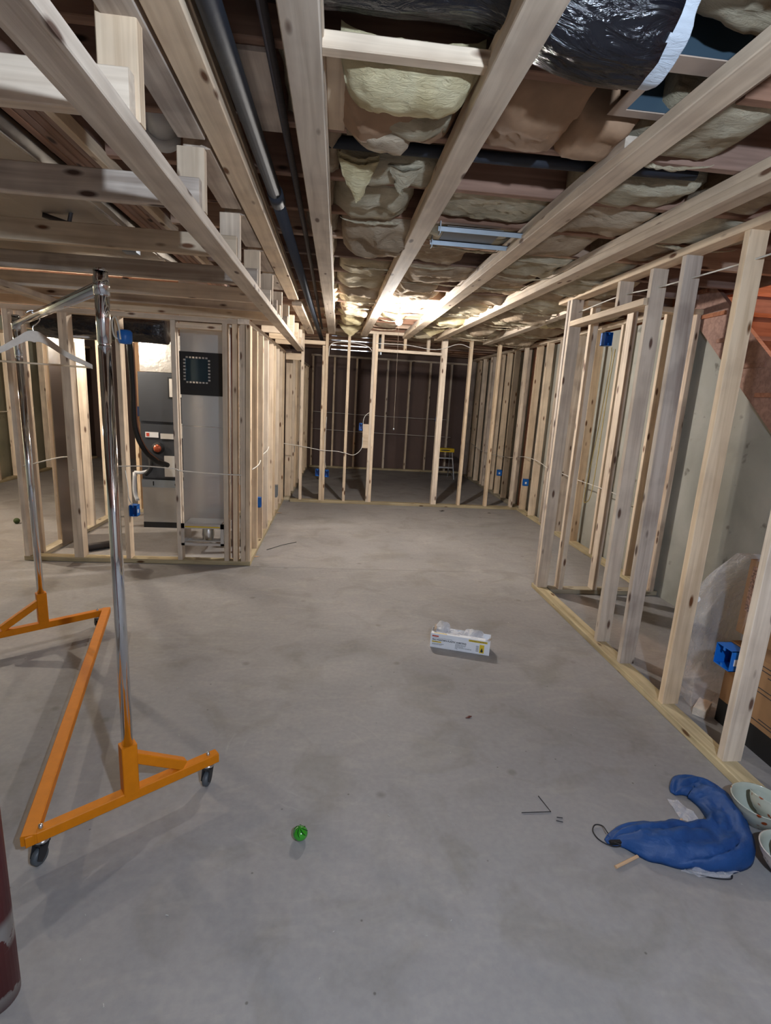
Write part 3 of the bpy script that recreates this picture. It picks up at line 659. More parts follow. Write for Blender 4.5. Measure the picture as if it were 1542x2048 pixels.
for li, (ln, xa, xb) in enumerate(LANES):
    order = 0
    for y in reversed([q for q in JY if .3 < q < 7.0]):
        y0, y1 = y + .025, y + .38
        if li == 1 and y < 1.9: continue                    # big yellow piece built by hand
        if li in (1, 2) and y < 1.5: continue                   # flex duct bay
        if li == 2 and y < 1.5: continue
        if li == 3 and y < 1.2: continue
        if li in (4, 5) and y < (1.9 if li == 4 else 4.1): continue
        if li == 0 and y < 1.2: continue
        if R.random() < .06: continue
        a, b = xa + R.uniform(0, .05), xb - R.uniform(0, .05)
        if li == 2 and abs(y - 1.568) < .02: a, b = .40, .72
        if li == 2 and y < 1.6 and y > 1.5: b = .70
        if R.random() < .28: b = a + (b - a) * R.uniform(.55, .85)
        near_bulb = abs(y - 5.05) < .5 and li == 2
        sag = R.choice([.03, .05, .06, .085, .11]) if not near_bulb else .02
        if R.random() < .3: y0 -= .03; y1 += R.uniform(.03, .12)
        if li == 2 and 2.3 < y < 2.9: y0, y1, sag = y + .03, y + .375, .015
        if abs(y - 1.974) < .02 and li in (1, 2, 3): y0 = y + .17; y1 = y + .385; sag = .05
        if li == 0: sag = .03
        mat = R.choice([INS, INS, INS, INS_OLIVE, INS_YEL if y > 5.5 else INS_OLIVE])
        if li == 2 and abs(y - 1.568) < .02: continue
        order += 1
        o = batt_obj('insulation_batt', a, b, y0, y1, 2.54, ZC - .005, sag, seed, mat, .022); seed += 1
        if R.random() < .75 and abs(y - 1.974) > .02: fringe(a + .02, b - .02, y0 + R.choice([.02, .32]) if R.random() < .5 else y1 - .01, ZC - .015 - sag * R.uniform(.3, .8), seed, o)
        tag(o, 'fiberglass batt, %s from the partition, row %s' % (ORD[order - 1], ln), 'insulation', 'fiberglass batts between the ceiling joists')
# few beyond the partition
for k, (a, b) in enumerate(((-.2, .5), (.9, 1.8), (1.85, 2.6))):
    o = batt_obj('insulation_batt', a, b, 7.7 + .0, 8.03, 2.52, ZC, .05, seed, INS, .02); seed += 1
    tag(o, 'dim fiberglass batt over the back room, %s from the left' % ORD[k], 'insulation', 'fiberglass batts over the back room')
o = batt_obj('insulation_batt', .755, 1.40, 1.19, 1.40, 2.60, ZC + .05, .05, seed, INS_OLIVE, .02); tag(o, 'olive fiberglass batt right of the sheet metal boot', 'insulation'); seed += 1
for a, b, yy, lb in ((.43, .70, 1.585, 'brown kraft-faced batt bulging just below the black flexible duct'), (.69, .90, 1.60, 'brown kraft-faced batt bulging beside the sheet metal boot')):
    o = batt_obj('insulation_batt', a, b, yy + .14 * (a > .6), 1.97, 2.52, ZC - .01, .06, seed, KRAFT, .01); tag(o, lb, 'insulation'); seed += 1
o = lum('board', (-.255, 1.58, 2.352), (-.255, 2.0, 2.352), (1, 0, 0), .095, .012, PINE_OLD); tag(o, 'tan board patch between drain pipe and iron pipe', 'board')
# the big torn yellow batt
yb = thing('insulation_batt', 'big torn batt hanging down with its yellow D-shaped face open, near the top middle', 'insulation', (.16, 1.72, 2.3))
batt_obj('brown_body', -.03, .34, 1.59, 1.96, 2.55, ZC - .01, .085, 77, KRAFT, .012, par=yb)
def dface():
    v, f = [], []; nx, ny = 34, 16
    for j in range(ny + 1):
        for i in range(nx + 1):
            u, q = i / nx * 2 - 1, j / ny
            wdt = math.sqrt(max(0, 1 - (q * .96) ** 2.2))
            x = .158 + u * .182 * wdt
            y = 1.50 + .245 * q + noise.noise(Vector((x * 20, q * 3, 4))) * .008
            z = 2.345 - .075 * math.sin(PI * min(1, q * .8 + .12)) * (1 - (u * wdt) ** 4 * .8) + noise.fractal(Vector((x * 26, y * 26, 3)), 1, 2, 4) * .007
            v.append((x, y, z))
    for j in range(ny):
        for i in range(nx):
            a = j * (nx + 1) + i; f.append((a, a + nx + 1, a + nx + 2, a + 1))
    n = len(v); v += [(x, y, z + .05) for (x, y, z) in v[:]]
    f += [tuple(n + i for i in reversed(q)) for q in f[:]]
    rim = [i for i in range(nx + 1)] + [j * (nx + 1) + nx for j in range(1, ny + 1)] + [ny * (nx + 1) + i for i in range(nx - 1, -1, -1)] + [j * (nx + 1) for j in range(ny - 1, 0, -1)]
    for k in range(len(rim)):
        a, b = rim[k], rim[(k + 1) % len(rim)]; f.append((a, n + a, n + b, b))
    return mk('yellow_face', v, f, INS_YEL, yb, loc=(.165, 1.62, 2.3), smooth=True)
dface()
batt_obj('torn_layer', .0, .31, 1.76, 1.86, 2.33, 2.315, .045, 31, INS_OLIVE, .02, par=yb)
batt_obj('torn_layer', .0, .22, 1.84, 1.93, 2.33, 2.31, .05, 33, INS, .02, par=yb)
# hanging rag of batt below the cross pipe
def rag(name, x, y, z, wd, ht, mat, label, sd):
    v, f = [], []; nx, ny = 12, 12
    for j in range(ny + 1):
        for i in range(nx + 1):
            u, q = i / nx * 2 - 1, j / ny
            ww = wd * (1 - q) ** .7 * .5 + .006
            xx = x + u * ww + noise.noise(Vector((q * 4, sd, 0))) * .02 * q
            v.append((xx, y + q * ht * .8 + noise.noise(Vector((u * 2, q * 3, sd))) * .012, z - ht * .55 * q - .02 * (1 - u * u) + noise.fractal(Vector((xx * 40, q * 9, sd)), 1, 2, 3) * .006))
    for j in range(ny):
        for i in range(nx):
            a = j * (nx + 1) + i; f.append((a, a + nx + 1, a + nx + 2, a + 1))
    n = len(v); v += [(a, b, c + .02) for (a, b, c) in v[:]]
    f += [tuple(n + i for i in reversed(q)) for q in f[:]]
    rim = [i for i in range(nx + 1)] + [j * (nx + 1) + nx for j in range(1, ny + 1)] + [ny * (nx + 1) + i for i in range(nx - 1, -1, -1)] + [j * (nx + 1) for j in range(ny - 1, 0, -1)]
    for k in range(len(rim)):
        a, b = rim[k], rim[(k + 1) % len(rim)]; f.append((a, n + a, n + b, b))
    o = mk(name, v, f, mat, None, loc=(x, y, z), smooth=True); return tag(o, label, 'insulation')
rag('insulation_scrap', .045, 2.13, 2.345, .14, .16, INS_YEL, 'pointed yellow rag of fiberglass hanging below the cross pipe', 3)
rag('insulation_scrap', .22, 2.16, 2.35, .12, .10, INS_OLIVE, 'rounded pale rag of fiberglass beside the pointed one', 8)
rag('insulation_scrap', .13, 6.75, 2.36, .30, .22, INS_YEL, 'yellow torn fiberglass drooping in front of the partition', 12)
rag('insulation_scrap', 1.12, 6.55, 2.36, .34, .14, INS_YEL, 'bright yellow fiberglass lump between two beams at the partition', 15)
# small blocking and board beside the yellow batt
o = lum('blocking', (-.066, 1.468, 2.321), (.352, 1.468, 2.321), (0, 0, 1), .038, .038, PINE); tag(o, 'short pine block nailed across two beams in front of the yellow batt', 'block')
o = lum('board', (-.035, 1.50, 2.352), (-.035, 1.94, 2.352), (1, 0, 0), .055, .014, PINE); tag(o, 'pale narrow board along the first long beam by the yellow batt', 'board')

# ================================================================== DUCTS OVERHEAD
t = thing('flex_duct', 'fat black plastic-wrapped flexible duct overhead with a white insulation cuff', 'duct', (.35, 1.36, 2.35))
def film_tube(name, pts, rad, mat, par, sd, seg=56, amp=.012, sub=5):
    P = curve(pts, sub); s = MB(); s.tube(P, rad, seg, caps=True)
    vs = []
    for i, p in enumerate(s.v):
        ring = i // seg; c = P[min(ring, len(P) - 1)]; d = (p - c)
        k = 1 + (noise.fractal(Vector((p.x * 3 + sd, p.y * 16, p.z * 16)), 1, 2, 3)) * amp / rad
        vs.append(c + d * k)
    s.v = vs
    return s.build(name, mat, par, smooth=True)
film_tube('film_jacket', [(-.30, 1.365, 2.50), (.05, 1.365, 2.49), (.32, 1.365, 2.485), (.52, 1.362, 2.42), (.70, 1.36, 2.40)], .142, FILM, t, 3)
film_tube('insulation_cuff', [(.698, 1.36, 2.402), (.715, 1.36, 2.40), (.73, 1.36, 2.40)], .138, INS_WHITE, t, 5, amp=.014)
t = thing('duct_boot', 'open sheet metal register boot with a brown flange, overhead at right', 'vent', (.90, 1.55, 2.36))
fx0, fx1, fy0, fy1 = .765, 1.07, 1.415, 1.70
ix0, ix1, iy0, iy1 = .805, 1.03, 1.48, 1.665
s = MB()
for (a, b, c, d) in ((fx0, fy0, fx1, iy0), (fx0, iy1, fx1, fy1), (fx0, iy0, ix0, iy1), (ix1, iy0, fx1, iy1)): s.box((a, b, 2.3565), (c, d, 2.3595))
s.build('flange', TAN, t)
s = MB(); th = .002
s.box((ix0, iy0, 2.3596), (ix0 + th, iy1, 2.50)).box((ix1 - th, iy0, 2.3596), (ix1, iy1, 2.50)).box((ix0, iy0, 2.3596), (ix1, iy0 + th, 2.50)).box((ix0, iy1 - th, 2.3596), (ix1, iy1, 2.50)).box((ix0, iy0, 2.50), (ix1, iy1, 2.502))
s.build('metal_box', BOOTM, t)
# ================================================================== BULBS
def bulb(label, x, y, z, power, col, chain=0.0, rad=.032):
    t = thing('light_bulb_fixture', label, 'light', (x, y, z))
    hz = ZC - z if z < 2.36 else 4.3 - z
    MB().lathe([(0, hz), (.055, hz), (.058, hz - .012), (.007, hz - .03), (.006, .075), (.02, .065), (.022, .03), (0, .03)], 20, (x, y, z)).build('lamp_holder', PVC, t, smooth=True)
    prof = [(0.0, -rad)] + [(rad * math.cos(a), rad * math.sin(a)) for a in [(-80 + 20 * k) * PI / 180 for k in range(0, 7)]] + [(.016, .03)]
    area = 4 * PI * rad * rad
    MB().lathe(prof, 20, (x, y, z - .0)).build('bulb', emit('lit bulb ' + label[:10], col, power / area / PI / 12.0), t, smooth=True)
    if chain:
        MB().tube([(x - .004, y - .04, z + .05), (x + .004, y - .04, z + .05 - chain)], .0016, 5).build('pull_chain', STEEL, t)
        MB().lathe([(0, -.012), (.006, -.008), (.006, .004), (0, .01)], 8, (x + .004, y - .04, z + .04 - chain)).build('chain_knob', PVC, t, smooth=True)
    return t
bulb('bare lit bulb with a long pull chain, between two beams before the partition', .545, 5.1, 2.20, BULB_FAR, C_FAR, 1.03)
bulb('bare bulb between two beams above the camera', .52, -.25, 1.98, BULB_NEAR, C_NEAR)
bulb('bare bulb in the left room', -3.9, 4.9, 2.0, BULB_LEFT, C_LEFT)
bulb('bare bulb inside the furnace room', -2.15, 5.222, 1.97, BULB_FURN, C_LEFT)
bulb('bare bulb high in the stairwell', 3.25, 3.0, 3.6, BULB_STAIR, C_STAIR)

# ================================================================== STAIRS
st = thing('staircase', 'red brown staircase descending behind the right stud wall', 'staircase', (3.2, 2.8, 0))
def zl(y): return 2.13 - .84 * (3.9 - y)
for x in (2.705, 3.55):
    MB().prism([(1.40, zl(1.40)), (4.18, zl(4.18)), (4.18, zl(4.18) + .36), (1.40, zl(1.40) + .36)], x, x + .034, 'x').build('stringer', STAIRW, st)
for k in range(13):
    y = 1.42 + .2262 * k; z = zl(y) + .26
    MB().box((2.69, y - .03, z), (3.60, y + .23, z + .028)).build('tread', STAIRW, st)
    MB().box((2.74, y + .21, z + .028), (3.55, y + .225, z + .19)).build('riser', STAIRW, st)
o = MB().box((2.76, 4.35, 2.36), (3.63, 4.40, 4.2)).build('wall_landing', STAIRW); tag(o, 'boarded wall above the stairs', None, kind='structure')

# ================================================================== FURNACE ROOM CONTENTS
fu = thing('furnace', 'dark grey furnace on a silver base, seen between the left studs', 'furnace', (-1.70, 5.85, 0))
FX0, FX1, FY0, FY1 = -2.02, -1.44, 5.62, 6.2
MB().box((FX0, FY0, 0.0), (FX1, FY1, .06)).build('foot_pad', BLACK, fu)
MB().box((FX0, FY0 + .005, .06), (FX1, FY1, .44)).build('return_base', GALV, fu)
MB().box((FX0, FY0 - .01, .44), (FX1, FY1, .52)).build('control_panel', GALV_BLUE, fu)
MB().box((FX0 + .005, FY0 + .01, .52), (FX1, FY1, 1.12)).build('burner_cabinet', FURN, fu)
dr = MB().box((FX0 + .01, FY0 - .012, 1.13), (FX1 - .01, FY0 + .01, 1.60)).build('upper_door', FURN, fu)
MB().box((FX0, FY0 + .01, 1.12), (FX1, FY1, 1.62)).build('upper_cabinet', FURN, fu)
MB().box((FX0 + .01, FY0 - .006, .54), (FX1 - .01, FY0 + .01, 1.10)).build('lower_door', FURN, fu)
MB().box((FX0 + .30, FY0 - .018, 1.37), (FX0 + .45, FY0 - .012, 1.58)).build('louver_frame', BLACK, fu)
MB().box((FX0 + .315, FY0 - .021, 1.385), (FX0 + .435, FY0 - .018, 1.565)).build('rating_plate', PAPER, fu)
for (a, b, c, d, m) in ((.36, .47, .97, 1.12, PAPER), (.04, .17, .965, 1.02, WHITE), (.19, .32, .955, 1.01, PAPER), (.345, .37, .70, .97, PAPER), (.22, .33, .56, .78, PAPER), (.33, .42, .56, .61, PAPER)):
    lb = MB().box((FX0 + a + .02, FY0 - .0175, c), (FX0 + b + .02, FY0 - .0125, d)).build('sticker', m, fu)
MB().box((FX0 + .07, FY0 - .019, .975), (FX0 + .10, FY0 - .0175, 1.01)).build('warning_mark', INKRED, fu)
Mx = Matrix.Rotation(PI / 2, 4, 'X')
MB().lathe([(0, .012), (.058, .012), (.062, 0), (.062, -.01)], 24, (FX0 + .18, FY0 - .02, .855), Mx).build('sight_port', BLACK, fu, smooth=True)
MB().lathe([(0, .006), (.038, .004), (.04, 0)], 20, (FX0 + .18, FY0 - .034, .855), Mx).build('sight_glass', plain('copper glass', (.5, .12, .06), .2, .6), fu, smooth=True)
MB().lathe([(0, .02), (.018, .02), (.018, 0)], 16, (FX0 + .36, FY0 - .012, .48), Mx).build('knob', BLACK, fu, smooth=True)
MB().tube([(FX0 + .12, FY0 - .012, .505), (FX0 + .12, FY0 - .013, .46)], .006, 6).build('toggle_switch', BLACK, fu)
text('FURNACE', .018, DARK, fu, Matrix.Translation(Vector((FX0 + .055, FY0 - .0125, .455)) - BASE[fu.name]) @ Mx, 'panel_lettering') if False else None
for (x, l) in ((.235, .08), (.235, .05)): pass
# condensate bits at left of furnace
MB().tube(curve([(FX0 - .05, FY0 - .05, .60), (FX0 + .02, FY0 - .06, .60), (FX0 + .09, FY0 - .05, .62)], 4), .017, 10).build('drain_hose', PVC, fu, smooth=True)
MB().tube(curve([(FX0 - .05, FY0 - .05, .60), (FX0 - .06, FY0 - .05, .40), (FX0 - .03, FY0 - .06, .30)], 4), .02, 10).build('drain_trap', PVC, fu, smooth=True)
MB().tube(curve([(FX0 + .10, FY0 - .04, .80), (FX0 + .12, FY0 - .07, .66), (FX0 + .06, FY0 - .06, .58)], 4), .022, 10).build('rubber_hose', RUBBER, fu, smooth=True)
pl = MB().box((-2.0, 5.64, 1.625), (-1.46, 6.18, 1.99)).build('plenum', FOIL); tag(pl, 'bright foil-covered plenum box on top of the furnace', 'duct')
sd = thing('supply_duct', 'tall silver sheet duct behind the left studs with a black film square', 'duct', (-1.15, 5.0, .3))
MB().box((-1.355, 4.78, .30), (-.955, 5.25, 2.355)).build('duct_body', GALV, sd)
MB().box((-1.357, 4.777, 1.155), (-.953, 4.782, 1.163)).build('seam', STEEL, sd)
s = MB(); hx0, hx1, hz0, hz1 = -1.305, -1.115, 1.545, 1.735
for (a, b, c, d) in ((-1.41, 1.43, hx0, 1.79), (hx1, 1.43, -.955, 1.79), (hx0, 1.43, hx1, hz0), (hx0, hz1, hx1, 1.79)): s.box((a, 4.745, b), (c, 4.750, d))
s.build('black_film', BLACK, sd)
MB().box((hx0, 4.751, hz0), (hx1, 4.776, hz1)).build('dark_hole_plate', plain('dark hole fill', (.03, .055, .075), .12, .6), sd)  # dark plate painted as the shaded hole; the duct itself is uncut
for k in range(7):
    u = (k + .5) / 7
    for (a, b) in ((hx0 + (hx1 - hx0) * u, hz0 - .008), (hx0 + (hx1 - hx0) * u, hz1 + .008), (hx0 - .008, hz0 + (hz1 - hz0) * u), (hx1 + .008, hz0 + (hz1 - hz0) * u)):
        MB().box((a - .009, 4.741, b - .007), (a + .009, 4.745, b + .007)).build('bent_tab', STEEL, sd)
bf = thing('wrapped_duct', 'bubble foil wrapped duct beside the tall silver duct', 'duct', (-.9, 5.1, .6))
MB().box((-.945, 4.95, .62), (-.87, 5.4, 2.355)).build('foil_sleeve', BUBBLE, bf)
ms = MB().box((-2.448, 4.80, .02), (-2.440, 5.27, 1.62)).build('metal_sheet', DARKSHEET); MB().box((-2.4495, 4.80, 1.62), (-2.4385, 5.27, 1.84)).build('foil_top', FOIL, ms); tag(ms, 'dark sheet metal panel lining the left furnace room wall', 'metal sheet')
film = thing('flex_duct', 'black film-wrapped flexible duct across the top of the furnace room', 'duct', (-1.9, 4.9, 1.85))
film_tube('film_jacket', [(-2.45, 4.70, 1.945), (-2.2, 4.69, 1.945), (-1.8, 4.70, 1.945), (-1.43, 4.70, 1.94)], .108, FILM, film, 9)
MB().box((-2.17, 4.60, 1.835), (-2.02, 4.62, 1.85)).build('tape_tail', INS_WHITE, film)
ls = thing('refrigerant_line', 'black insulated line set curving down to the furnace', 'pipe', (-1.8, 5.0, .8))
MB().tube(curve([(-1.80, 4.845, 2.355), (-1.80, 4.85, 1.95), (-1.80, 4.9, 1.50), (-1.80, 4.9, 1.14), (-1.745, 4.92, .94), (-1.70, 5.1, .80), (-1.72, 5.5, .70)], 6), .026, 12).build('foam_sleeve', BLACK, ls, smooth=True)
MB().tube(curve([(-1.765, 4.86, 1.84), (-1.77, 4.88, 1.45), (-1.765, 4.88, 1.12), (-1.71, 4.92, .92), (-1.67, 5.1, .80)], 6), .005, 8).build('control_wire', CABLE_BR, ls, smooth=True)
rb = thing('register_frame', 'galvanized register rough-in frame near the floor between two studs', 'vent', (-1.1, 4.45, .17))
s = MB(); s.box((-1.282, 4.405, .325), (-.93, 4.42, .365)).box((-1.282, 4.405, .175), (-.93, 4.42, .195)).box((-1.282, 4.405, .175), (-1.255, 4.42, .365)).box((-.957, 4.405, .175), (-.93, 4.42, .365))
s.build('face_frame', GALV, rb)
s = MB(); s.box((-1.26, 4.425, .362), (-.95, 4.62, .365)).box((-1.26, 4.425, .19), (-1.257, 4.62, .365)).box((-.953, 4.425, .19), (-.95, 4.62, .365)); s.build('sleeve', GALV, rb)
MB().box((-1.25, 4.403, .335), (-.96, 4.405, .345)).build('yellow_strip', YELLOW, rb)
blob = MB().lathe([(0, .15), (.03, .148), (.045, .12), (.05, .06), (.045, .01), (.0, 0)], 18, (-1.085, 4.52, .195))
blob.v = [v + Vector((noise.noise(v * 40), noise.noise(v * 40 + Vector((9, 0, 0))), 0)) * .008 for v in blob.v]
MB().box((-1.26, 4.5, .185), (-.95, 4.56, .195)).build('sleeve_sill', GALV, rb)
tag(blob.build('foil_wad', FOIL, smooth=True), 'crumpled shiny foil wad inside the low register frame', 'foil wad')
tag(MB().box((-.86, 5.0, 0), (-.815, 5.5, .38)).build('cardboard_scrap', KRAFTBOX), 'brown cardboard leaning inside the furnace room corner', 'cardboard')
tag(MB().tube([(-2.26, 4.66, .035), (-1.98, 4.9, .035)], .034, 12).build('pipe_offcut', RUSTPIPE, smooth=True), 'short dark pipe offcut lying inside the furnace room', 'pipe')

# ================================================================== ELECTRICAL BOXES AND CABLES
def ebox(label, x, y, z, facing='-y', mat=BLUE, w=.056, h=.095, d=.07, sticker=True, inner=None):
    """open plastic device box; centre of its open face at x,y,z"""
    rot = {'-y': 0, '+x': PI / 2, '-x': -PI / 2, '+y': PI}[facing]
    t = thing('electrical_box', label, 'electrical box', (x, y, z), (0, 0, rot))
    s = MB(); k = .003
    s.box((-w / 2, 0, -h / 2), (-w / 2 + k, d, h / 2)).box((w / 2 - k, 0, -h / 2), (w / 2, d, h / 2)).box((-w / 2, 0, h / 2 - k), (w / 2, d, h / 2)).box((-w / 2, 0, -h / 2), (w / 2, d, -h / 2 + k))
    s.build('shell', mat, t, local=True)
    MB().box((-w / 2, d - .003, -h / 2), (w / 2, d, h / 2)).build('back', inner or BLUE_SHADED, t, local=True)  # back carries the recess shade in its colour, black in grey boxes
    MB().box((-.006, 0, h / 2 - .018), (.006, .004, h / 2 - k)).build('screw_tab', mat, t, local=True)
    MB().box((-.006, 0, -h / 2 + k), (.006, .004, -h / 2 + .018)).build('screw_tab', mat, t, local=True)
    if sticker: MB().box((w / 2, .015, -.02), (w / 2 + .0006, .04, .01)).build('sticker', WHITE, t, local=True)
    return t
ebox('blue box low on the left side of the doubled stud, left part of the partition', -.245, 7.24, .43)
ebox('darker blue box low on the right side of the same doubled stud in the partition', -.115, 7.24, .42)
ebox('blue switch box at chest height on the backer board left of the doorway', .335, 7.235, 1.09, h=.10)
ebox('blue box low behind the partition stud near the ladder', 2.61, 8.15, .42, '-x')
ebox('blue box at knee height on the right rear studs, by the partition end', 2.61, 6.95, .46, '-x')
ebox('blue box up high on the header of the small closet at right', 1.99, 3.89, 2.02, '-y', w=.06)
ebox('bright blue box on the near stud in front of the cardboard box', 1.72, 1.945, .475, '-x', w=.095, h=.095)
ebox('blue box low on the middle stud of the furnace room front', -1.665, 4.405, .46, w=.06)
ebox('dark blue box on the furnace room rear stud, halfway up', -2.29, 6.228, 1.19, w=.066, h=.11, sticker=False)
ebox('blue box edge low on the furnace room side wall', -.70, 5.0, .45, '+x')
ebox('dark blue box on the brown back wall near the right corner', 2.08, 10.88, 1.12, sticker=False)
ebox('small grey box on the back room side wall stud', -.625, 8.0, .66, '+x', GREYBOX, sticker=False, inner=BLACK)
ebox('grey metal box low at the end of the furnace room side wall', -.70, 6.42, .30, '+x', GREYBOX, w=.12, h=.14, sticker=False, inner=BLACK)
rbx = thing('round_electrical_box', 'round blue ceiling box dangling on a loop of white cable, upper left', 'electrical box', (-1.66, 4.38, 1.84))
MB().lathe([(0, -.055), (.042, -.05), (.052, -.03), (.054, .035), (.04, .05), (0, .052)], 20, (-1.645, 4.36, 1.845)).build('box_shell', BLUE, rbx, smooth=True)
MB().tube(curve([(-1.655, 4.30, 1.82), (-1.67, 4.31, 1.92), (-1.70, 4.33, 1.985), (-1.73, 4.35, 1.95), (-1.735, 4.38, 1.86), (-1.72, 4.40, 1.83)], 5), .006, 8).build('cable_loop', CABLE, rbx, smooth=True)

def cable(label, pts, r=.0045, mat=CABLE, n=5):
    o = MB().tube(curve(pts, n), r, 6).build('cable', mat, smooth=True); tag(o, label, 'cable'); return o
cable('white cable strung through the left partition studs, dipping before the doorway', [(-.76, 7.22, .82), (-.50, 7.235, .79), (-.30, 7.235, .76), (-.2, 7.235, .745), (0.0, 7.235, .74), (.13, 7.235, .72), (.25, 7.235, .70), (.35, 7.235, .79), (.365, 7.235, .95)])
cable('white cable looping down the partition stud to the low blue boxes', [(-.13, 7.235, .50), (-.15, 7.235, .62), (-.155, 7.235, .85), (-.14, 7.235, 1.2)], .0035)
cable('white cable arched above the blocking at the top left of the partition', [(-.14, 7.30, 2.0), (-.12, 7.235, 2.14), (0.0, 7.235, 2.19), (.15, 7.235, 2.19), (.36, 7.235, 2.16), (.435, 7.235, 2.10)])
cable('white cable run across the door header of the partition', [(.48, 7.235, 2.20), (.9, 7.235, 2.205), (1.3, 7.235, 2.17), (1.6, 7.235, 2.26), (1.78, 7.235, 2.22)])
cable('white cable rising to the switch box beside the doorway', [(.36, 7.228, 1.05), (.362, 7.228, 1.18), (.39, 7.228, 1.25), (.44, 7.24, 1.29)], .0035)
cable('white cable along the far studs at right rear', [(2.63, 10.0, .72), (2.63, 9.2, .66), (2.64, 8.3, .68), (2.64, 7.6, .73), (2.63, 7.1, .80), (2.64, 6.6, .80), (2.65, 6.2, .74)])
cable('white cable along the near foundation studs at right', [(2.645, 6.2, .77), (2.65, 5.6, .74), (2.645, 5.0, .74), (2.65, 4.4, .73)])
cable('yellow cable dropping from the closet box to the studs', [(2.02, 3.885, 1.96), (2.03, 3.89, 1.85), (2.0, 3.88, 1.3), (1.97, 3.885, .85), (1.99, 3.89, .78), (2.03, 3.89, .9), (2.04, 3.89, 1.6), (2.05, 3.885, 1.95)], .0035, CABLE_Y)
cable('white cable strung high through the right stud wall', [(1.76, 3.95, 2.20), (1.765, 3.4, 2.215), (1.765, 2.99, 2.19), (1.765, 2.70, 2.18), (1.765, 2.3, 2.17), (1.765, 1.9, 2.175), (1.765, 1.45, 2.17)], .004)
cable('white cable strung across the furnace room front at hip height', [(-1.80, 4.41, .83), (-1.55, 4.412, .84), (-1.32, 4.40, .83), (-1.28, 4.412, .815), (-1.1, 4.412, .805), (-.93, 4.41, .80), (-.78, 4.41, .80)])
cable('short white cable end poking through the furnace room side studs', [(-.735, 4.68, .81), (-.705, 4.85, .83), (-.70, 4.95, .86)], .005)
cable('second white cable end further along the furnace room side studs', [(-.735, 5.3, .87), (-.705, 5.45, .90), (-.70, 5.55, .93)], .005)
cable('white cable through the studs left of the rack pole', [(-2.50, 4.41, .80), (-2.3, 4.7, .85), (-2.12, 4.41, .78)], .005)
cable('white cable down to the low box on the furnace room front', [(-1.71, 4.40, .80), (-1.695, 4.40, .66), (-1.69, 4.39, .58), (-1.665, 4.395, .51)], .004)
cable('upper pale cable across the dark back wall', [(-.5, 10.885, 1.15), (.4, 10.885, 1.13), (1.2, 10.885, 1.12), (2.3, 10.885, 1.12)], .004)
cable('lower pale cable across the dark back wall', [(-.5, 10.885, .80), (.4, 10.885, .78), (1.2, 10.885, .77), (2.4, 10.885, .76)], .004)
cable('white cable in the left room on the foundation studs', [(-4.83, 7.2, 1.0), (-4.84, 8.0, .99), (-4.84, 9.0, 1.0)], .008)

# ================================================================== CLOTHES RACK
rk = thing('clothes_rack', 'rolling clothes rack with orange Z-shaped base and chrome poles at left', 'clothes rack', (-1.15, 2.3, 0))
A = Vector((-.905, 1.450, 0)); Bn = Vector((-.42, 1.822, 0)); Cc = Vector((-1.39, 3.175, 0)); Dd = Vector((-1.905, 2.775, 0))
PN = Vector((-.672, 1.63, 0)); PF = Vector((-1.655, 2.972, 0)); zb = .102
def sq(name, a, b, z, z2=None, wv=.038, hv=.038, mat=ORANGE):
    z2 = z if z2 is None else z2
    a = Vector((a.x, a.y, z)); b = Vector((b.x, b.y, z2)); d = (b - a).normalized(); s = d.cross(Vector((0, 0, 1))).normalized()
    return lum(name, a, b, s, wv, hv, mat, rk)
sq('foot_bar', A - (Bn - A).normalized() * .015, Bn, zb)
sq('foot_bar', Cc, Dd, zb)
sq('diagonal_bar', A - (Cc - A).normalized() * .015, Cc + (Cc - A).normalized() * .012, zb + .003, wv=.044, hv=.036)
for P, e in ((PN, Bn), (PF, Dd)):
    d = (e - P).normalized()
    lum('pole_socket', (P.x, P.y, zb + .01), (P.x, P.y, .298), (d.x, d.y, 0), .050, .044, ORANGE, rk)
    sq('gusset_bar', P + d * .005, P + d * (.185 if P is PN else .2), .25, zb + .028, .034, .036)
    MB().tube([(P.x, P.y, .25), (P.x, P.y, 1.60)], .0182, 24).build('lower_pole', CHROME, rk, smooth=True)
    MB().tube([(P.x, P.y, 1.597), (P.x, P.y, 1.600), (P.x, P.y, 1.608), (P.x, P.y, 1.611), (P.x, P.y, 1.80)], [.0192, .0172, .0172, .0192, .0192], 24).build('upper_pole', CHROME, rk, smooth=True)
    MB().lathe([(.0195, 0), (.0195, .004), (.015, .008), (0, .009)], 20, (P.x, P.y, 1.80)).build('pole_cap', CHROME, rk, smooth=True)
MB().tube([(PN.x, PN.y, 1.76), (PF.x, PF.y, 1.765)], .0175, 24).build('hanging_rail', CHROME, rk, smooth=True)
for P in (PN, PF):
    MB().tube([(P.x, P.y, 1.738), (P.x, P.y, 1.785)], .0215, 20).build('rail_collar', CHROME, rk, smooth=True)
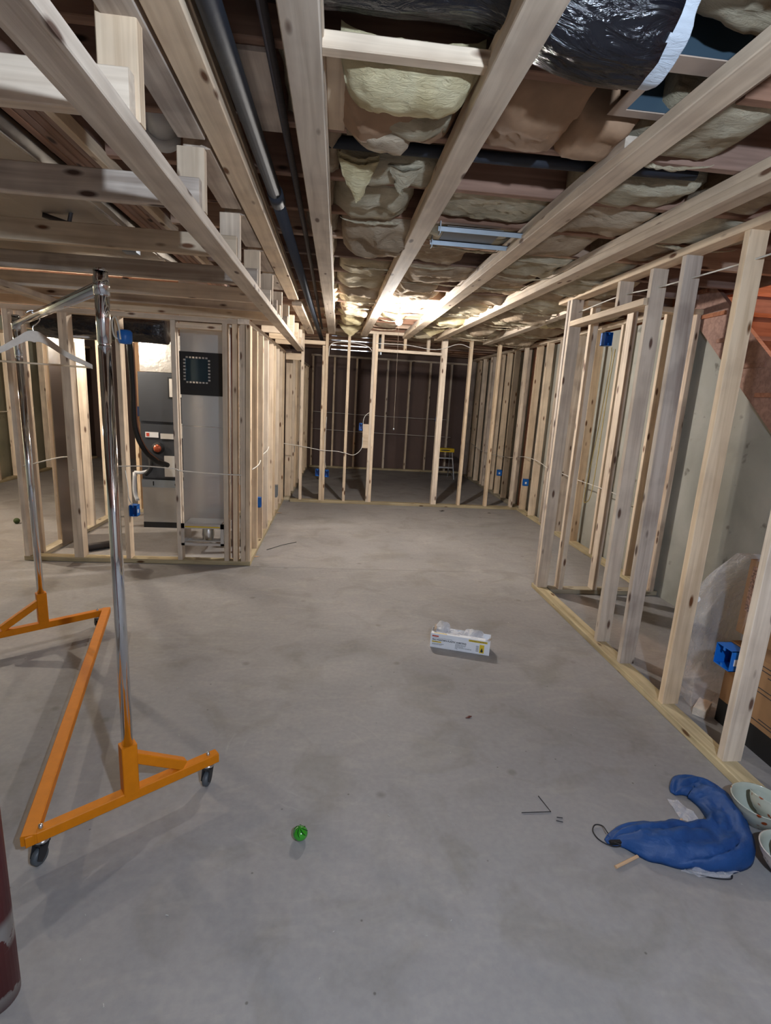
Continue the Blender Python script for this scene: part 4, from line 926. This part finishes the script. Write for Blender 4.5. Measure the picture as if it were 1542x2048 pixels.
def caster(x, y, ang):
    ce = bpy.data.objects.new('caster', None); COL.objects.link(ce); ce.parent = rk; ce.location = Vector((x, y, 0)) - Vector(rk.location); ce.rotation_euler = (0, 0, ang)
    MB().lathe([(0, .084), (.02, .083), (.022, .076), (.016, .072), (0, .072)], 18).build('swivel_plate', STEEL, ce, True, True)
    MB().lathe([(0, .006), (.005, .006), (.005, -.006), (0, -.006)], 8, (0, 0, .09)).build('stem', STEEL, ce, True, True)
    Mt = Matrix.Rotation(PI / 2, 4, 'X')
    MB().lathe([(0, -.011), (.022, -.011), (.0275, -.007), (.0275, .007), (.022, .011), (0, .011)], 24, (.014, 0, .0275), Mt).build('wheel', WHEEL, ce, True, True)
    s = MB(); s.prism([(-.016, .074), (.02, .074), (.034, .03), (.02, .016), (.004, .03)], .013, .016, 'y').prism([(-.016, .074), (.02, .074), (.034, .03), (.02, .016), (.004, .03)], -.016, -.013, 'y').box((-.016, -.016, .066), (.02, .016, .074))
    s.build('fork', RUBBER, ce, True)
for q, ang in ((A + (Bn - A).normalized() * .03, -1.9), (Bn - (Bn - A).normalized() * .035, -1.75), (Cc + (Dd - Cc).normalized() * .05, 2.2), (Dd - (Dd - Cc).normalized() * .04, 1.0)):
    caster(q.x, q.y, ang)
    MB().lathe([(0, .014), (.006, .012), (.008, 0)], 10, (q.x, q.y, zb + .019)).build('bolt', STEEL, rk, smooth=True)
# wooden hanger
hg = thing('coat_hanger', 'pale wooden coat hanger with trouser bar on the rack rail', 'hanger', (-1.36, 2.567, 1.6))
hx, hy = -1.36, 2.567
hd = Vector((.84, .54, 0)).normalized()
def hp(u, z, off=0): return Vector((hx + hd.x * u, hy + hd.y * u, z))
arc = [(-.225, 1.575), (-.19, 1.593), (-.12, 1.627), (-.06, 1.672), (-.025, 1.698), (0, 1.703), (.025, 1.698), (.06, 1.672), (.12, 1.627), (.19, 1.593), (.225, 1.575)]
s = MB(); nrm = Vector((-hd.y, hd.x, 0)) * .006
top = curve([hp(u, z) for u, z in arc], 4); n = len(top)
for sgn in (-1, 1):
    for i, p in enumerate(top):
        q = abs(2 * i / (n - 1) - 1); th = .020 + .030 * (1 - q) ** 1.5
        s.v.append(p + nrm * sgn); s.v.append(p + nrm * sgn - Vector((0, 0, th)))
for i in range(n - 1):
    a = 2 * i; b = 2 * n + 2 * i
    s.f += [(a, a + 1, a + 3, a + 2), (b, b + 2, b + 3, b + 1), (a, a + 2, b + 2, b), (a + 1, b + 1, b + 3, a + 3)]
s.f += [(0, 2 * n, 2 * n + 1, 1), (2 * n - 2, 2 * n - 1, 4 * n - 1, 4 * n - 2)]
s.build('shoulders', BEECH, hg)
MB().tube([hp(-.22, 1.562), hp(.22, 1.562)], .0045, 10).build('trouser_bar', BEECH, hg, smooth=True)
side = Vector((-hd.y, hd.x, 0))
MB().tube(curve([hp(0, 1.695), hp(0, 1.72), hp(.012, 1.732), hp(.027, 1.752), hp(.022, 1.779), hp(0, 1.789), hp(-.024, 1.776)], 5), .0022, 8).build('hook', STEEL, hg, smooth=True)

# ================================================================== PAINTER'S PLASTIC CARTON
ang = math.atan2(2.83 - 2.946, .972 - .627)
cb = thing('plastic_sheeting_box', 'white and yellow carton of painters plastic sheeting on the open floor', 'box', (.627, 2.946, 0), (0, 0, ang))
Lb, Hb, Wb = .364, .092, .105; k = .0015
s = MB(); s.box((0, 0, 0), (Lb, k, Hb)).box((0, Wb - k, 0), (Lb, Wb, Hb)).box((0, 0, 0), (Lb, Wb, k)); s.build('carton_body', CARD, cb, True)
s = MB(); s.box((0, k, k), (k, Wb - k, Hb)).box((Lb - k, k, k), (Lb, Wb - k, Hb)); s.build('end_flap', CARD, cb, True)
MB().box((.004, k, Hb), (Lb - .03, .032, Hb + k)).build('top_flap', CARD, cb, True)
MB().box((0, .030, Hb - .001), (.016, Wb, Hb + .018), Matrix.Rotation(.12, 4, 'Y')).build('torn_flap', CARD_IN, cb, True)
MB().prism([(Lb - .02, Hb), (Lb, Hb), (Lb + .012, Hb + .018), (Lb - .004, Hb + .012)], .02, .022, 'y').build('torn_flap', CARD_IN, cb, True)
fr = lambda x, z: Matrix.Translation((x, -.0006, z)) @ Matrix.Rotation(PI / 2, 4, 'X')
text("PRO PAINTER'S PLASTIC SHEETING", .0135, DARK, cb, fr(.012, .049), bold=.0004)
text("LIGHTWEIGHT CLEAR PLASTIC SHEETING FOR PAINTERS", .0048, DARK, cb, fr(.012, .064))
MB().box((.010, -.0009, .036), (.068, -.0003, .044)).build('yellow_band', INKYEL, cb, True)
text('10 X 100 FT', .0075, DARK, cb, Matrix.Translation((0, -.0006, 0)) @ fr(.012, .0375))
MB().box((.010, -.0009, .0725), (.05, -.0003, .081)).build('red_badge', INKRED, cb, True)
MB().box((.235, -.0009, .0745), (.348, -.0003, .087)).build('yellow_band', INKYEL, cb, True)
text('CONTRACTOR PACK', .0105, DARK, cb, Matrix.Translation((0, -.0006, 0)) @ fr(.240, .0772), bold=.0002)
text('INTERIOR AND EXTERIOR\nPROTECTION COVER', .0062, DARK, cb, fr(.012, .0255))
text('COVERS FURNITURE\nPROTECTS FLOORS\nCLEAR PLASTIC\nDUST AND MOISTURE BARRIER\n3 MIL', .0072, DARK, cb, fr(.155, .040))
MB().box((.303, -.0009, .010), (.331, -.0003, .064)).build('yellow_panel', INKYEL, cb, True)
MB().prism([(.308, .02), (.318, .045), (.326, .02), (.318, .014)], -.0013, -.0009, 'y').build('door_sketch', DARK, cb, True)
for i in range(5): MB().box((.282, -.0009, .018 + .008 * i), (.298, -.0003, .0205 + .008 * i)).build('rule_line', DARK, cb, True)
tf = lambda x, y: Matrix.Translation((x, y, Hb + k + .0003))
text("PRO PAINTER'S PLASTIC SHEETING", .010, DARK, cb, tf(.02, .018)); text('CLEAR PLASTIC', .006, DARK, cb, tf(.245, .014))
MB().box((.02, .006, Hb + k), (.10, .013, Hb + k + .0004)).build('yellow_band', INKYEL, cb, True)
def sheet(name, fn, mat, par, nx=14, ny=10, th=.0015):
    v = [fn(i / nx, j / ny) for j in range(ny + 1) for i in range(nx + 1)]; f = []
    for j in range(ny):
        for i in range(nx):
            a = j * (nx + 1) + i; f.append((a, a + 1, a + nx + 2, a + nx + 1))
    n = len(v); v += [(x, y, z - th) for (x, y, z) in v[:]]; f += [tuple(n + i for i in reversed(q)) for q in f[:]]
    return mk(name, v, f, mat, par, True, smooth=True)
def wing(x0, x1, hgt, sd):
    def fn(u, q):
        x = x0 + (x1 - x0) * u; e = math.sin(PI * u) ** .7
        return (x + noise.noise(Vector((u * 3, q * 2, sd))) * .006, .035 + .05 * q + .01 * math.sin(u * 9), Hb - .004 + hgt * q * (.35 + .65 * e) + noise.noise(Vector((u * 6, q * 6, sd))) * .008)
    return fn
sheet('plastic_film', wing(.02, .11, .060, 1), GAUZE, cb); sheet('plastic_film', wing(.20, .32, .034, 5), GAUZE, cb); sheet('plastic_film', wing(.10, .22, .010, 9), GAUZE, cb)

# ================================================================== BLUE NYLON BAG
def drawbag():
    t = thing('drawstring_bag', 'crumpled blue nylon bag with black cords on the floor at lower right', 'bag', (1.3, 1.45, 0))
    cen = [(1.005, 1.472, .008, .006), (1.05, 1.478, .035, .02), (1.12, 1.468, .072, .045), (1.20, 1.448, .088, .058), (1.29, 1.432, .096, .066), (1.38, 1.428, .098, .070), (1.455, 1.45, .085, .068), (1.505, 1.515, .072, .066), (1.53, 1.59, .068, .064), (1.53, 1.66, .075, .062), (1.505, 1.715, .070, .045), (1.445, 1.712, .040, .03), (1.405, 1.69, .010, .012)]
    P = curve([(a, b, 0) for a, b, c, d in cen], 6); W = curve([(c, d, 0) for a, b, c, d in cen], 6)
    seg = 44; v, f = [], []
    for i, p in enumerate(P):
        d = (P[min(i + 1, len(P) - 1)] - P[max(i - 1, 0)]).normalized(); sdv = Vector((d.y, -d.x, 0)); w_, h_ = max(W[i].x, .004), max(W[i].y, .004)
        for j in range(seg):
            a = 2 * PI * j / seg; cx, sz = math.cos(a), math.sin(a)
            q = p + sdv * (w_ * cx); s_ = i * .22
            r1 = abs(noise.noise(Vector((cx * 1.9 + s_ * .30, s_ * .16, 2.0)))); r2 = abs(noise.noise(Vector((cx * 3.4 - s_ * .22, s_ * .3, 7))))
            r3 = abs(noise.noise(Vector((cx * 2.6 + s_ * .9, s_ * .7, 13))))
            fold = 1.02 - 1.6 * (.4 - min(r1, .4)) ** 1.0 - 1.3 * max(0, .14 - r2) - 1.5 * max(0, .12 - r3)
            z = h_ * (max(sz, 0) ** .65) * max(.25, .45 + .75 * fold)
            q.z = .002 + (z if sz > 0 else 0.0)
            q += sdv * noise.noise(Vector((s_ * .9, cx, 0))) * .012
            v.append(q)
    for i in range(len(P) - 1):
        for j in range(seg):
            f.append((i * seg + j, i * seg + (j + 1) % seg, (i + 1) * seg + (j + 1) % seg, (i + 1) * seg + j))
    f += [tuple(range(seg - 1, -1, -1)), tuple((len(P) - 1) * seg + j for j in range(seg))]
    mk('fabric', v, f, NYLON, t, loc=(1.3, 1.45, 0), smooth=True)
    MB().tube(curve([(1.02, 1.490, .02), (1.022, 1.53, .012), (1.0, 1.542, .006), (.979, 1.515, .004), (.985, 1.477, .004), (1.018, 1.45, .004), (1.04, 1.437, .02), (1.01, 1.462, .016)], 6), .0022, 6).build('drawstring', CORD, t, smooth=True)
    MB().tube(curve([(1.18, 1.378, .012), (1.215, 1.358, .005), (1.245, 1.334, .004), (1.30, 1.315, .004), (1.353, 1.309, .004), (1.37, 1.32, .006)], 6), .0022, 6).build('drawstring', CORD, t, smooth=True)
    MB().box((1.012, 1.45, .008), (1.05, 1.462, .02), None).build('cord_lock', BLACK, t)
drawbag()
def flatpoly(name, poly, z0, z1, mat, label, cat):
    o = MB().prism(poly, z0, z1).build(name, mat); return tag(o, label, cat)
def crumple(name, poly, mat, label, cat, h=.02, sd=0):
    cx = sum(p[0] for p in poly) / len(poly); cy = sum(p[1] for p in poly) / len(poly); v = [(cx, cy, h * .5)]; f = []; K = 5
    pts = [Vector((a, b, 0)) for a, b in poly]; ring = []
    for i in range(len(pts)):
        for t_ in range(4): ring.append(pts[i].lerp(pts[(i + 1) % len(pts)], t_ / 4))
    n = len(ring)
    for k in range(1, K + 1):
        for p in ring:
            q = Vector((cx, cy, 0)).lerp(p, k / K); v.append((q.x, q.y, .003 + h * (1 - k / K) * .4 + abs(noise.noise(Vector((q.x * 25, q.y * 25, sd)))) * h))
    for i in range(n): f.append((0, 1 + i, 1 + (i + 1) % n))
    for k in range(K - 1):
        for i in range(n): f.append((1 + k * n + i, 1 + (k + 1) * n + i, 1 + (k + 1) * n + (i + 1) % n, 1 + k * n + (i + 1) % n))
    m = len(v); v += [(a, b, max(.0005, c - .002)) for a, b, c in v[:]]; f += [tuple(m + i for i in reversed(q)) for q in f[:]]
    for i in range(n): a = 1 + (K - 1) * n + i; b = 1 + (K - 1) * n + (i + 1) % n; f.append((a, m + a, m + b, b))
    o = mk(name, v, f, mat, loc=(cx, cy, 0)); return tag(o, label, cat)
crumple('plastic_scrap', [(1.205, 1.348), (1.25, 1.322), (1.345, 1.314), (1.41, 1.335), (1.44, 1.35), (1.40, 1.37), (1.3, 1.36)], CLEAR, 'clear crumpled plastic sticking out below the blue bag', 'plastic scrap', .025, 1)
crumple('plastic_scrap', [(1.36, 1.66), (1.40, 1.655), (1.415, 1.60), (1.42, 1.54), (1.37, 1.525), (1.35, 1.57)], CLEAR, 'clear plastic scrap lying inside the bend of the blue bag', 'plastic scrap', .02, 4)
o = lum('wood_stick', (.984, 1.366, .006), (1.085, 1.405, .006), (0, 0, 1), .008, .011, STICK); tag(o, 'flat light wooden stick poking from under the blue bag', 'stick')
o = lum('wood_stick', (1.315, 1.532, .007), (1.348, 1.552, .012), (0, 0, 1), .007, .009, STICK); tag(o, 'short wooden stick end behind the blue bag', 'stick')
crumple('tape_scrap', [(1.512, 1.455), (1.535, 1.462), (1.552, 1.435), (1.535, 1.418), (1.518, 1.425)], plain('amber tape', (.42, .30, .10), .4), 'small amber piece of tape on the floor between bag and bowls', 'tape scrap', .006, 2)

# ================================================================== BOWLS
def bowl(label, x, y, z, r, h, tilt, mat, inmat, group=None, foot=True):
    t = thing('bowl', label, 'bowl', (x, y, z), tilt, group)
    out = [(0, 0), (r * .48, 0), (r * .52, .006), (r * .66, h * .2), (r * .86, h * .52), (r * .97, h * .82), (r, h)]
    MB().lathe([(r * .46, -.0005)] + out[1:] + [(r + .0015, h + .002), (r - .002, h + .003)], 40).build('outside', mat, t, True, True)
    MB().lathe([(r - .002, h + .003), (r - .005, h), (r * .92, h * .80), (r * .80, h * .50), (r * .58, h * .2), (r * .3, .012), (0, .010)], 40).build('inside', inmat, t, True, True)
    MB().lathe([(0, 0), (r * .46, 0), (r * .48, .004)], 30).build('foot_ring', RUBBER if foot else mat, t, True, True)
    return t
bowl('large celadon bowl with red flower spots at the right edge, by the stud wall plate', 1.648, 1.545, .003, .098, .088, (0, 0, 0), CERAMIC_P, CERAMIC, 'painted bowls at the right edge')
bowl('celadon bowl nested tilted inside the large spotted bowl', 1.675, 1.535, .030, .072, .062, (-.2, .35, 0), CERAMIC_P, CERAMIC, 'painted bowls at the right edge')
bowl('grey-white painted bowl nearest the camera at the right edge', 1.572, 1.322, .003, .094, .085, (0, 0, 0), CERAMIC_W, CERAMIC, 'painted bowls at the right edge', False)
bowl('white bowl nested in the near grey-white bowl', 1.580, 1.318, .028, .070, .060, (.1, .15, 0), CERAMIC_W, CERAMIC, 'painted bowls at the right edge', False)

# ================================================================== SMALL FLOOR THINGS
gc = thing('toy_ball', 'small bright green ball with dark slits on the floor, lower middle', 'toy', (-.075, 1.522, 0))
MB().lathe([(.001, 0)] + [(.0255 * math.cos(a * PI / 16), .0225 + .0225 * math.sin(a * PI / 16)) for a in range(-7, 8)] + [(0, .045)], 32, (-.075, 1.522, 0)).build('ball_shell', GREEN, gc, smooth=True)
for kx in range(7):
    a = kx * 2 * PI / 7 + .3; c0 = Vector((-.075, 1.522, .0228)); p = []
    for th_, b in ((1.45, 0), (1.15, .15), (.8, .35), (.45, .6), (.15, .8)):
        p.append(c0 + Vector((math.cos(a + b) * math.cos(th_) * .0256, math.sin(a + b) * math.cos(th_) * .0256, math.sin(th_) * .0226)))
    MB().tube(p, [.0006, .0017, .0021, .0017, .0005], 6).build('slit', GREEN_D, gc)
wires = [('bent black wire forming a V on the floor at lower right', [(.745, 1.610, .003), (.86, 1.612, .003), (.842, 1.692, .003)]),
         ('upper of two tiny black dashes near the V wire', [(.872, 1.585, .003), (.893, 1.581, .003)]), ('lower of two tiny black dashes near the V wire', [(.863, 1.569, .003), (.886, 1.562, .003)])]
for lb, p in wires: tag(MB().tube(p, .0018, 5).build('wire_offcut', CORD), lb, 'wire')
tag(MB().tube([(-.63, 4.90, .004), (-.50, 5.05, .012), (-.37, 5.20, .004)], .003, 5).build('wire_offcut', CORD), 'thin black wire on the floor by the furnace room corner', 'wire')
for lb, x, y, s_, m in (('tan wood chip at the foot of the furnace room side wall', -.70, 6.50, .05, STICK), ('wood splinter by the furnace room corner post', -.70, 4.68, .035, STICK), ('small dark crumb in the middle of the floor', .69, 2.21, .018, REDPIPE),
                        ('dark crumb in front of the doorway plate', 1.50, 6.98, .04, RUSTPIPE), ('small dark crumb at the right in front of the plate', 2.17, 6.95, .03, RUSTPIPE)):
    o = crumple('wood_chip', [(x - s_, y - s_ * .3), (x, y - s_ * .5), (x + s_, y + s_ * .2), (x + s_ * .2, y + s_ * .5)], m, lb, 'debris', s_ * .35, x)
bits = MB()
for i in range(70):
    x, y = R.uniform(-.9, 1.65), R.uniform(.7, 4.2); a = R.uniform(0, PI); s_ = R.uniform(.0015, .004)
    bits.tube([(x, y, .0015), (x + math.cos(a) * s_ * 2.5, y + math.sin(a) * s_ * 2.5, .0015)], s_ * .4, 4)
tag(bits.build('debris', PAPER), 'pale sawdust crumbs and splinters strewn over the floor', 'debris', kind='stuff')
ball = thing('green_ball', 'small dark green ball on the left room floor, left of the rack pole', 'ball', (-3.29, 5.6, 0))
MB().lathe([(0, -.03)] + [(.03 * math.cos(a * PI / 12), .03 * math.sin(a * PI / 12)) for a in range(-5, 6)] + [(0, .03)], 16, (-3.29, 5.6, .031)).build('ball_body', plain('dark green', (.03, .05, .01), .7, bump=.3, bscale=60), ball, smooth=True)

t = thing('metal_tracks', 'shiny thin metal strips under the back room ceiling behind the partition', 'bracket', (.15, 8.07, 2.2))
for z in (2.34, 2.28, 2.21, 2.15): MB().box((-.12, 8.05, z), (.50, 8.08, z + .012)).build('strip', GALV, t)
MB().box((.50, 8.0, 2.12), (.62, 8.12, 2.36)).build('hanger_post', GALV_BLUE, t)
t = thing('pipe_hanger', 'dark pipe clamp and hooked rod above the rack pole', 'bracket', (-1.2, 2.95, 2.1))
MB().tube([(-1.45, 2.9, 2.27), (-1.30, 2.98, 2.24), (-1.12, 3.06, 2.19)], .012, 8).build('rod', RUSTPIPE, t, smooth=True)
MB().box((-1.14, 3.04, 2.165), (-1.07, 3.10, 2.215)).build('clamp', GALV_BLUE, t); MB().tube([(-1.08, 3.07, 2.20), (-1.08, 3.07, 2.28)], .004, 6).build('hook', RUSTPIPE, t)
MB().tube([(-1.34, 2.92, 2.24), (-1.33, 2.93, 2.30), (-1.31, 2.95, 2.31)], .010, 8).build('hook', RUSTPIPE, t)
# ================================================================== LADDER
ld = thing('step_ladder', 'small aluminium step ladder with yellow top in the back room', 'ladder', (2.14, 10.0, 0))
def rail_l(x0, x1, y0, y1, nm='rail'): lum(nm, (x0, y0, .0), (x1, y1, .53), (0, 1, 0), .045, .016, ALU, ld)
rail_l(1.93, 2.00, 9.98, 10.06); rail_l(2.33, 2.27, 9.98, 10.06); rail_l(1.98, 2.02, 10.38, 10.14, 'rear_leg'); rail_l(2.29, 2.25, 10.38, 10.14, 'rear_leg')
MB().box((1.955, 10.0, .215), (2.31, 10.09, .24)).build('step', ALU, ld); MB().box((1.975, 10.02, .40), (2.29, 10.11, .42)).build('step', ALU, ld)
lum('brace', (1.95, 10.01, .06), (2.05, 10.03, .22), (0, 1, 0), .02, .004, ALU, ld); lum('brace', (2.32, 10.01, .06), (2.20, 10.03, .22), (0, 1, 0), .02, .004, ALU, ld)
MB().box((1.965, 10.02, .53), (2.305, 10.2, .60)).build('top_cap', YELLOW, ld)
MB().prism([(2.03 + .1 * (1 + math.cos(a * PI / 8)), .565 + .014 * math.sin(a * PI / 8)) for a in range(16)], 10.018, 10.0205, 'y').build('name_oval', DARK, ld)

# ================================================================== STORAGE BEHIND THE RIGHT WALL
kb = thing('cardboard_box', 'big brown carton with a black printed base behind the near right studs', 'box', (2.2, 1.95, 0))
kx0, kx1, ky0, ky1, kh = 1.965, 2.50, 1.42, 2.19, .43
MB().box((kx0, ky0, .12), (kx1, ky1, kh)).build('carton', KRAFTBOX, kb); MB().box((kx0 - .001, ky0 - .001, 0), (kx1 + .001, ky1 + .001, .12)).build('black_base', BLACK, kb)
MB().box((kx0, ky0, kh), (kx0 + .25, ky1, kh + .004)).build('lid_flap', KRAFTBOX, kb); MB().box((kx0 + .255, ky0, kh), (kx1, ky1, kh + .004)).build('lid_flap', KRAFTBOX, kb)
MB().box((kx0 - .0025, 2.02, .035), (kx0 - .001, 2.11, .115)).build('shipping_label', PAPER, kb)
for i in range(8): MB().box((kx0 - .0032, 2.035 + .008 * i, .05), (kx0 - .0025, 2.035 + .008 * i + (.005 if i % 3 else .003), .085)).build('barcode_bar', DARK, kb)
fm = lambda y, z: Matrix.Translation(Vector((kx0 - .0016, y, z)) - BASE[kb.name]) @ Matrix.Rotation(-PI / 2, 4, 'Z') @ Matrix.Rotation(PI / 2, 4, 'X')
for i, z in enumerate((.405, .385, .365, .30, .28, .16, .145)): MB().box((kx0 - .001, ky0 + .02, z), (kx0, ky1 - .12 - .06 * (i % 3), z + .004)).build('printed_line', DARK, kb)
def glass_icon(y, z):
    MB().prism([(y - .012, z), (y + .012, z), (y + .003, z + .004), (y + .002, z + .022), (y + .012, z + .034), (y + .013, z + .052), (y - .013, z + .052), (y - .012, z + .034), (y - .002, z + .022), (y - .003, z + .004)], kx0 - .0026, kx0 - .0012, 'x').build('fragile_mark', PAPER, kb)
glass_icon(1.80, .05)
MB().prism([(1.69, .05), (1.705, .05), (1.705, .075), (1.715, .075), (1.6975, .10), (1.68, .075), (1.69, .075)], kx0 - .0026, kx0 - .0012, 'x').build('arrow_mark', PAPER, kb)
# wrapped woven basket carton and the clear bag over it
wbx = thing('woven_basket', 'brown woven basket box on the big carton, partly under clear plastic', 'basket', (2.3, 2.08, .434))
MB().box((2.075, 1.86, .436), (2.45, 2.30, .82)).build('basket_body', KRAFTBOX, wbx)
WEAVE = plain('weave', (.30, .17, .12), .8, bump=1.0, bscale=90, var=.75)
MB().box((2.10, 1.854, .47), (2.43, 1.860, .79)).build('woven_panel', WEAVE, wbx)
MB().box((2.069, 1.90, .56), (2.075, 2.27, .79)).build('woven_panel', WEAVE, wbx)
def clearbag():
    prof = [(1.92, 2.28), (1.92, 2.42), (1.98, 2.54), (2.34, 2.62), (2.62, 2.58), (2.64, 2.42), (2.62, 2.26), (2.25, 2.245)]
    v, f = [], []; K = 16
    pts = [Vector((a, b, 0)) for a, b in prof]; ring = []
    for i in range(len(pts)):
        for t_ in range(9): ring.append(pts[i].lerp(pts[(i + 1) % len(pts)], t_ / 9))
    n = len(ring); c = Vector((2.32, 2.40, 0))
    for k in range(K + 1):
        q = k / K; s_ = max(0, (q - .62) / .38) ** 1.15
        for i, p in enumerate(ring):
            tgt = Vector((min(max(p.x, 2.06), 2.46), min(max(p.y, 2.215), 2.36), 0))
            b = p.lerp(tgt, min(1, s_)); z = .006 + .825 * q
            d = (b - c); d.normalize()
            nv = noise.fractal(Vector((p.x * 6, p.y * 6, q * 4)), 1, 2, 4) * .045 * (1 - s_ * .8) + (1 - abs(noise.noise(Vector((p.x * 3 + q * 3, p.y * 3 - q * 2, 5))))) * .02
            b = b + d * nv; v.append((min(b.x, 2.69), max(b.y, 2.21), z))
    for k in range(K):
        for i in range(n): f.append((k * n + i, k * n + (i + 1) % n, (k + 1) * n + (i + 1) % n, (k + 1) * n + i))
    f.append(tuple(K * n + i for i in range(n)))
    t = thing('plastic_bag', 'large clear plastic bag slumped against the basket behind the right studs', 'plastic bag', (2.3, 2.55, 0))
    mk('bag_film', v, f, CLEAR, t, loc=(2.3, 2.55, 0), smooth=True)
    Ms = Matrix.Rotation(.9, 4, 'Z') @ Matrix.Rotation(-PI / 2, 4, 'Y')
    MB().lathe([(0, .004), (.016, .004), (.018, 0), (0, 0)], 16, (1.875, 2.36, .58), Ms).build('round_sticker', WHITE, t)
    MB().lathe([(0, .006), (.006, .006), (.006, 0)], 12, (1.874, 2.36, .58), Ms).build('sticker_dot', BLUE, t)
clearbag()
o = lum('wood_offcut', (2.02, 2.26, .16), (1.93, 2.22, .16), (0, 0, 1), .04, .05, PINE); 
bpy.data.objects.remove(o)
o = lum('wood_offcut', (1.89, 2.21, .065), (1.99, 2.30, .065), (0, 0, 1), .04, .06, PINE); tag(o, 'small pale wood offcut beside the big carton', 'offcut')
o.location.z = .021
tag(MB().tube(curve([(1.967, 2.192, .29), (1.93, 2.21, .32), (1.93, 2.23, .35), (1.967, 2.192, .36)], 5), .006, 8).build('cord_loop', CORD, smooth=True), 'black cord loop at the corner of the big carton', 'cord')
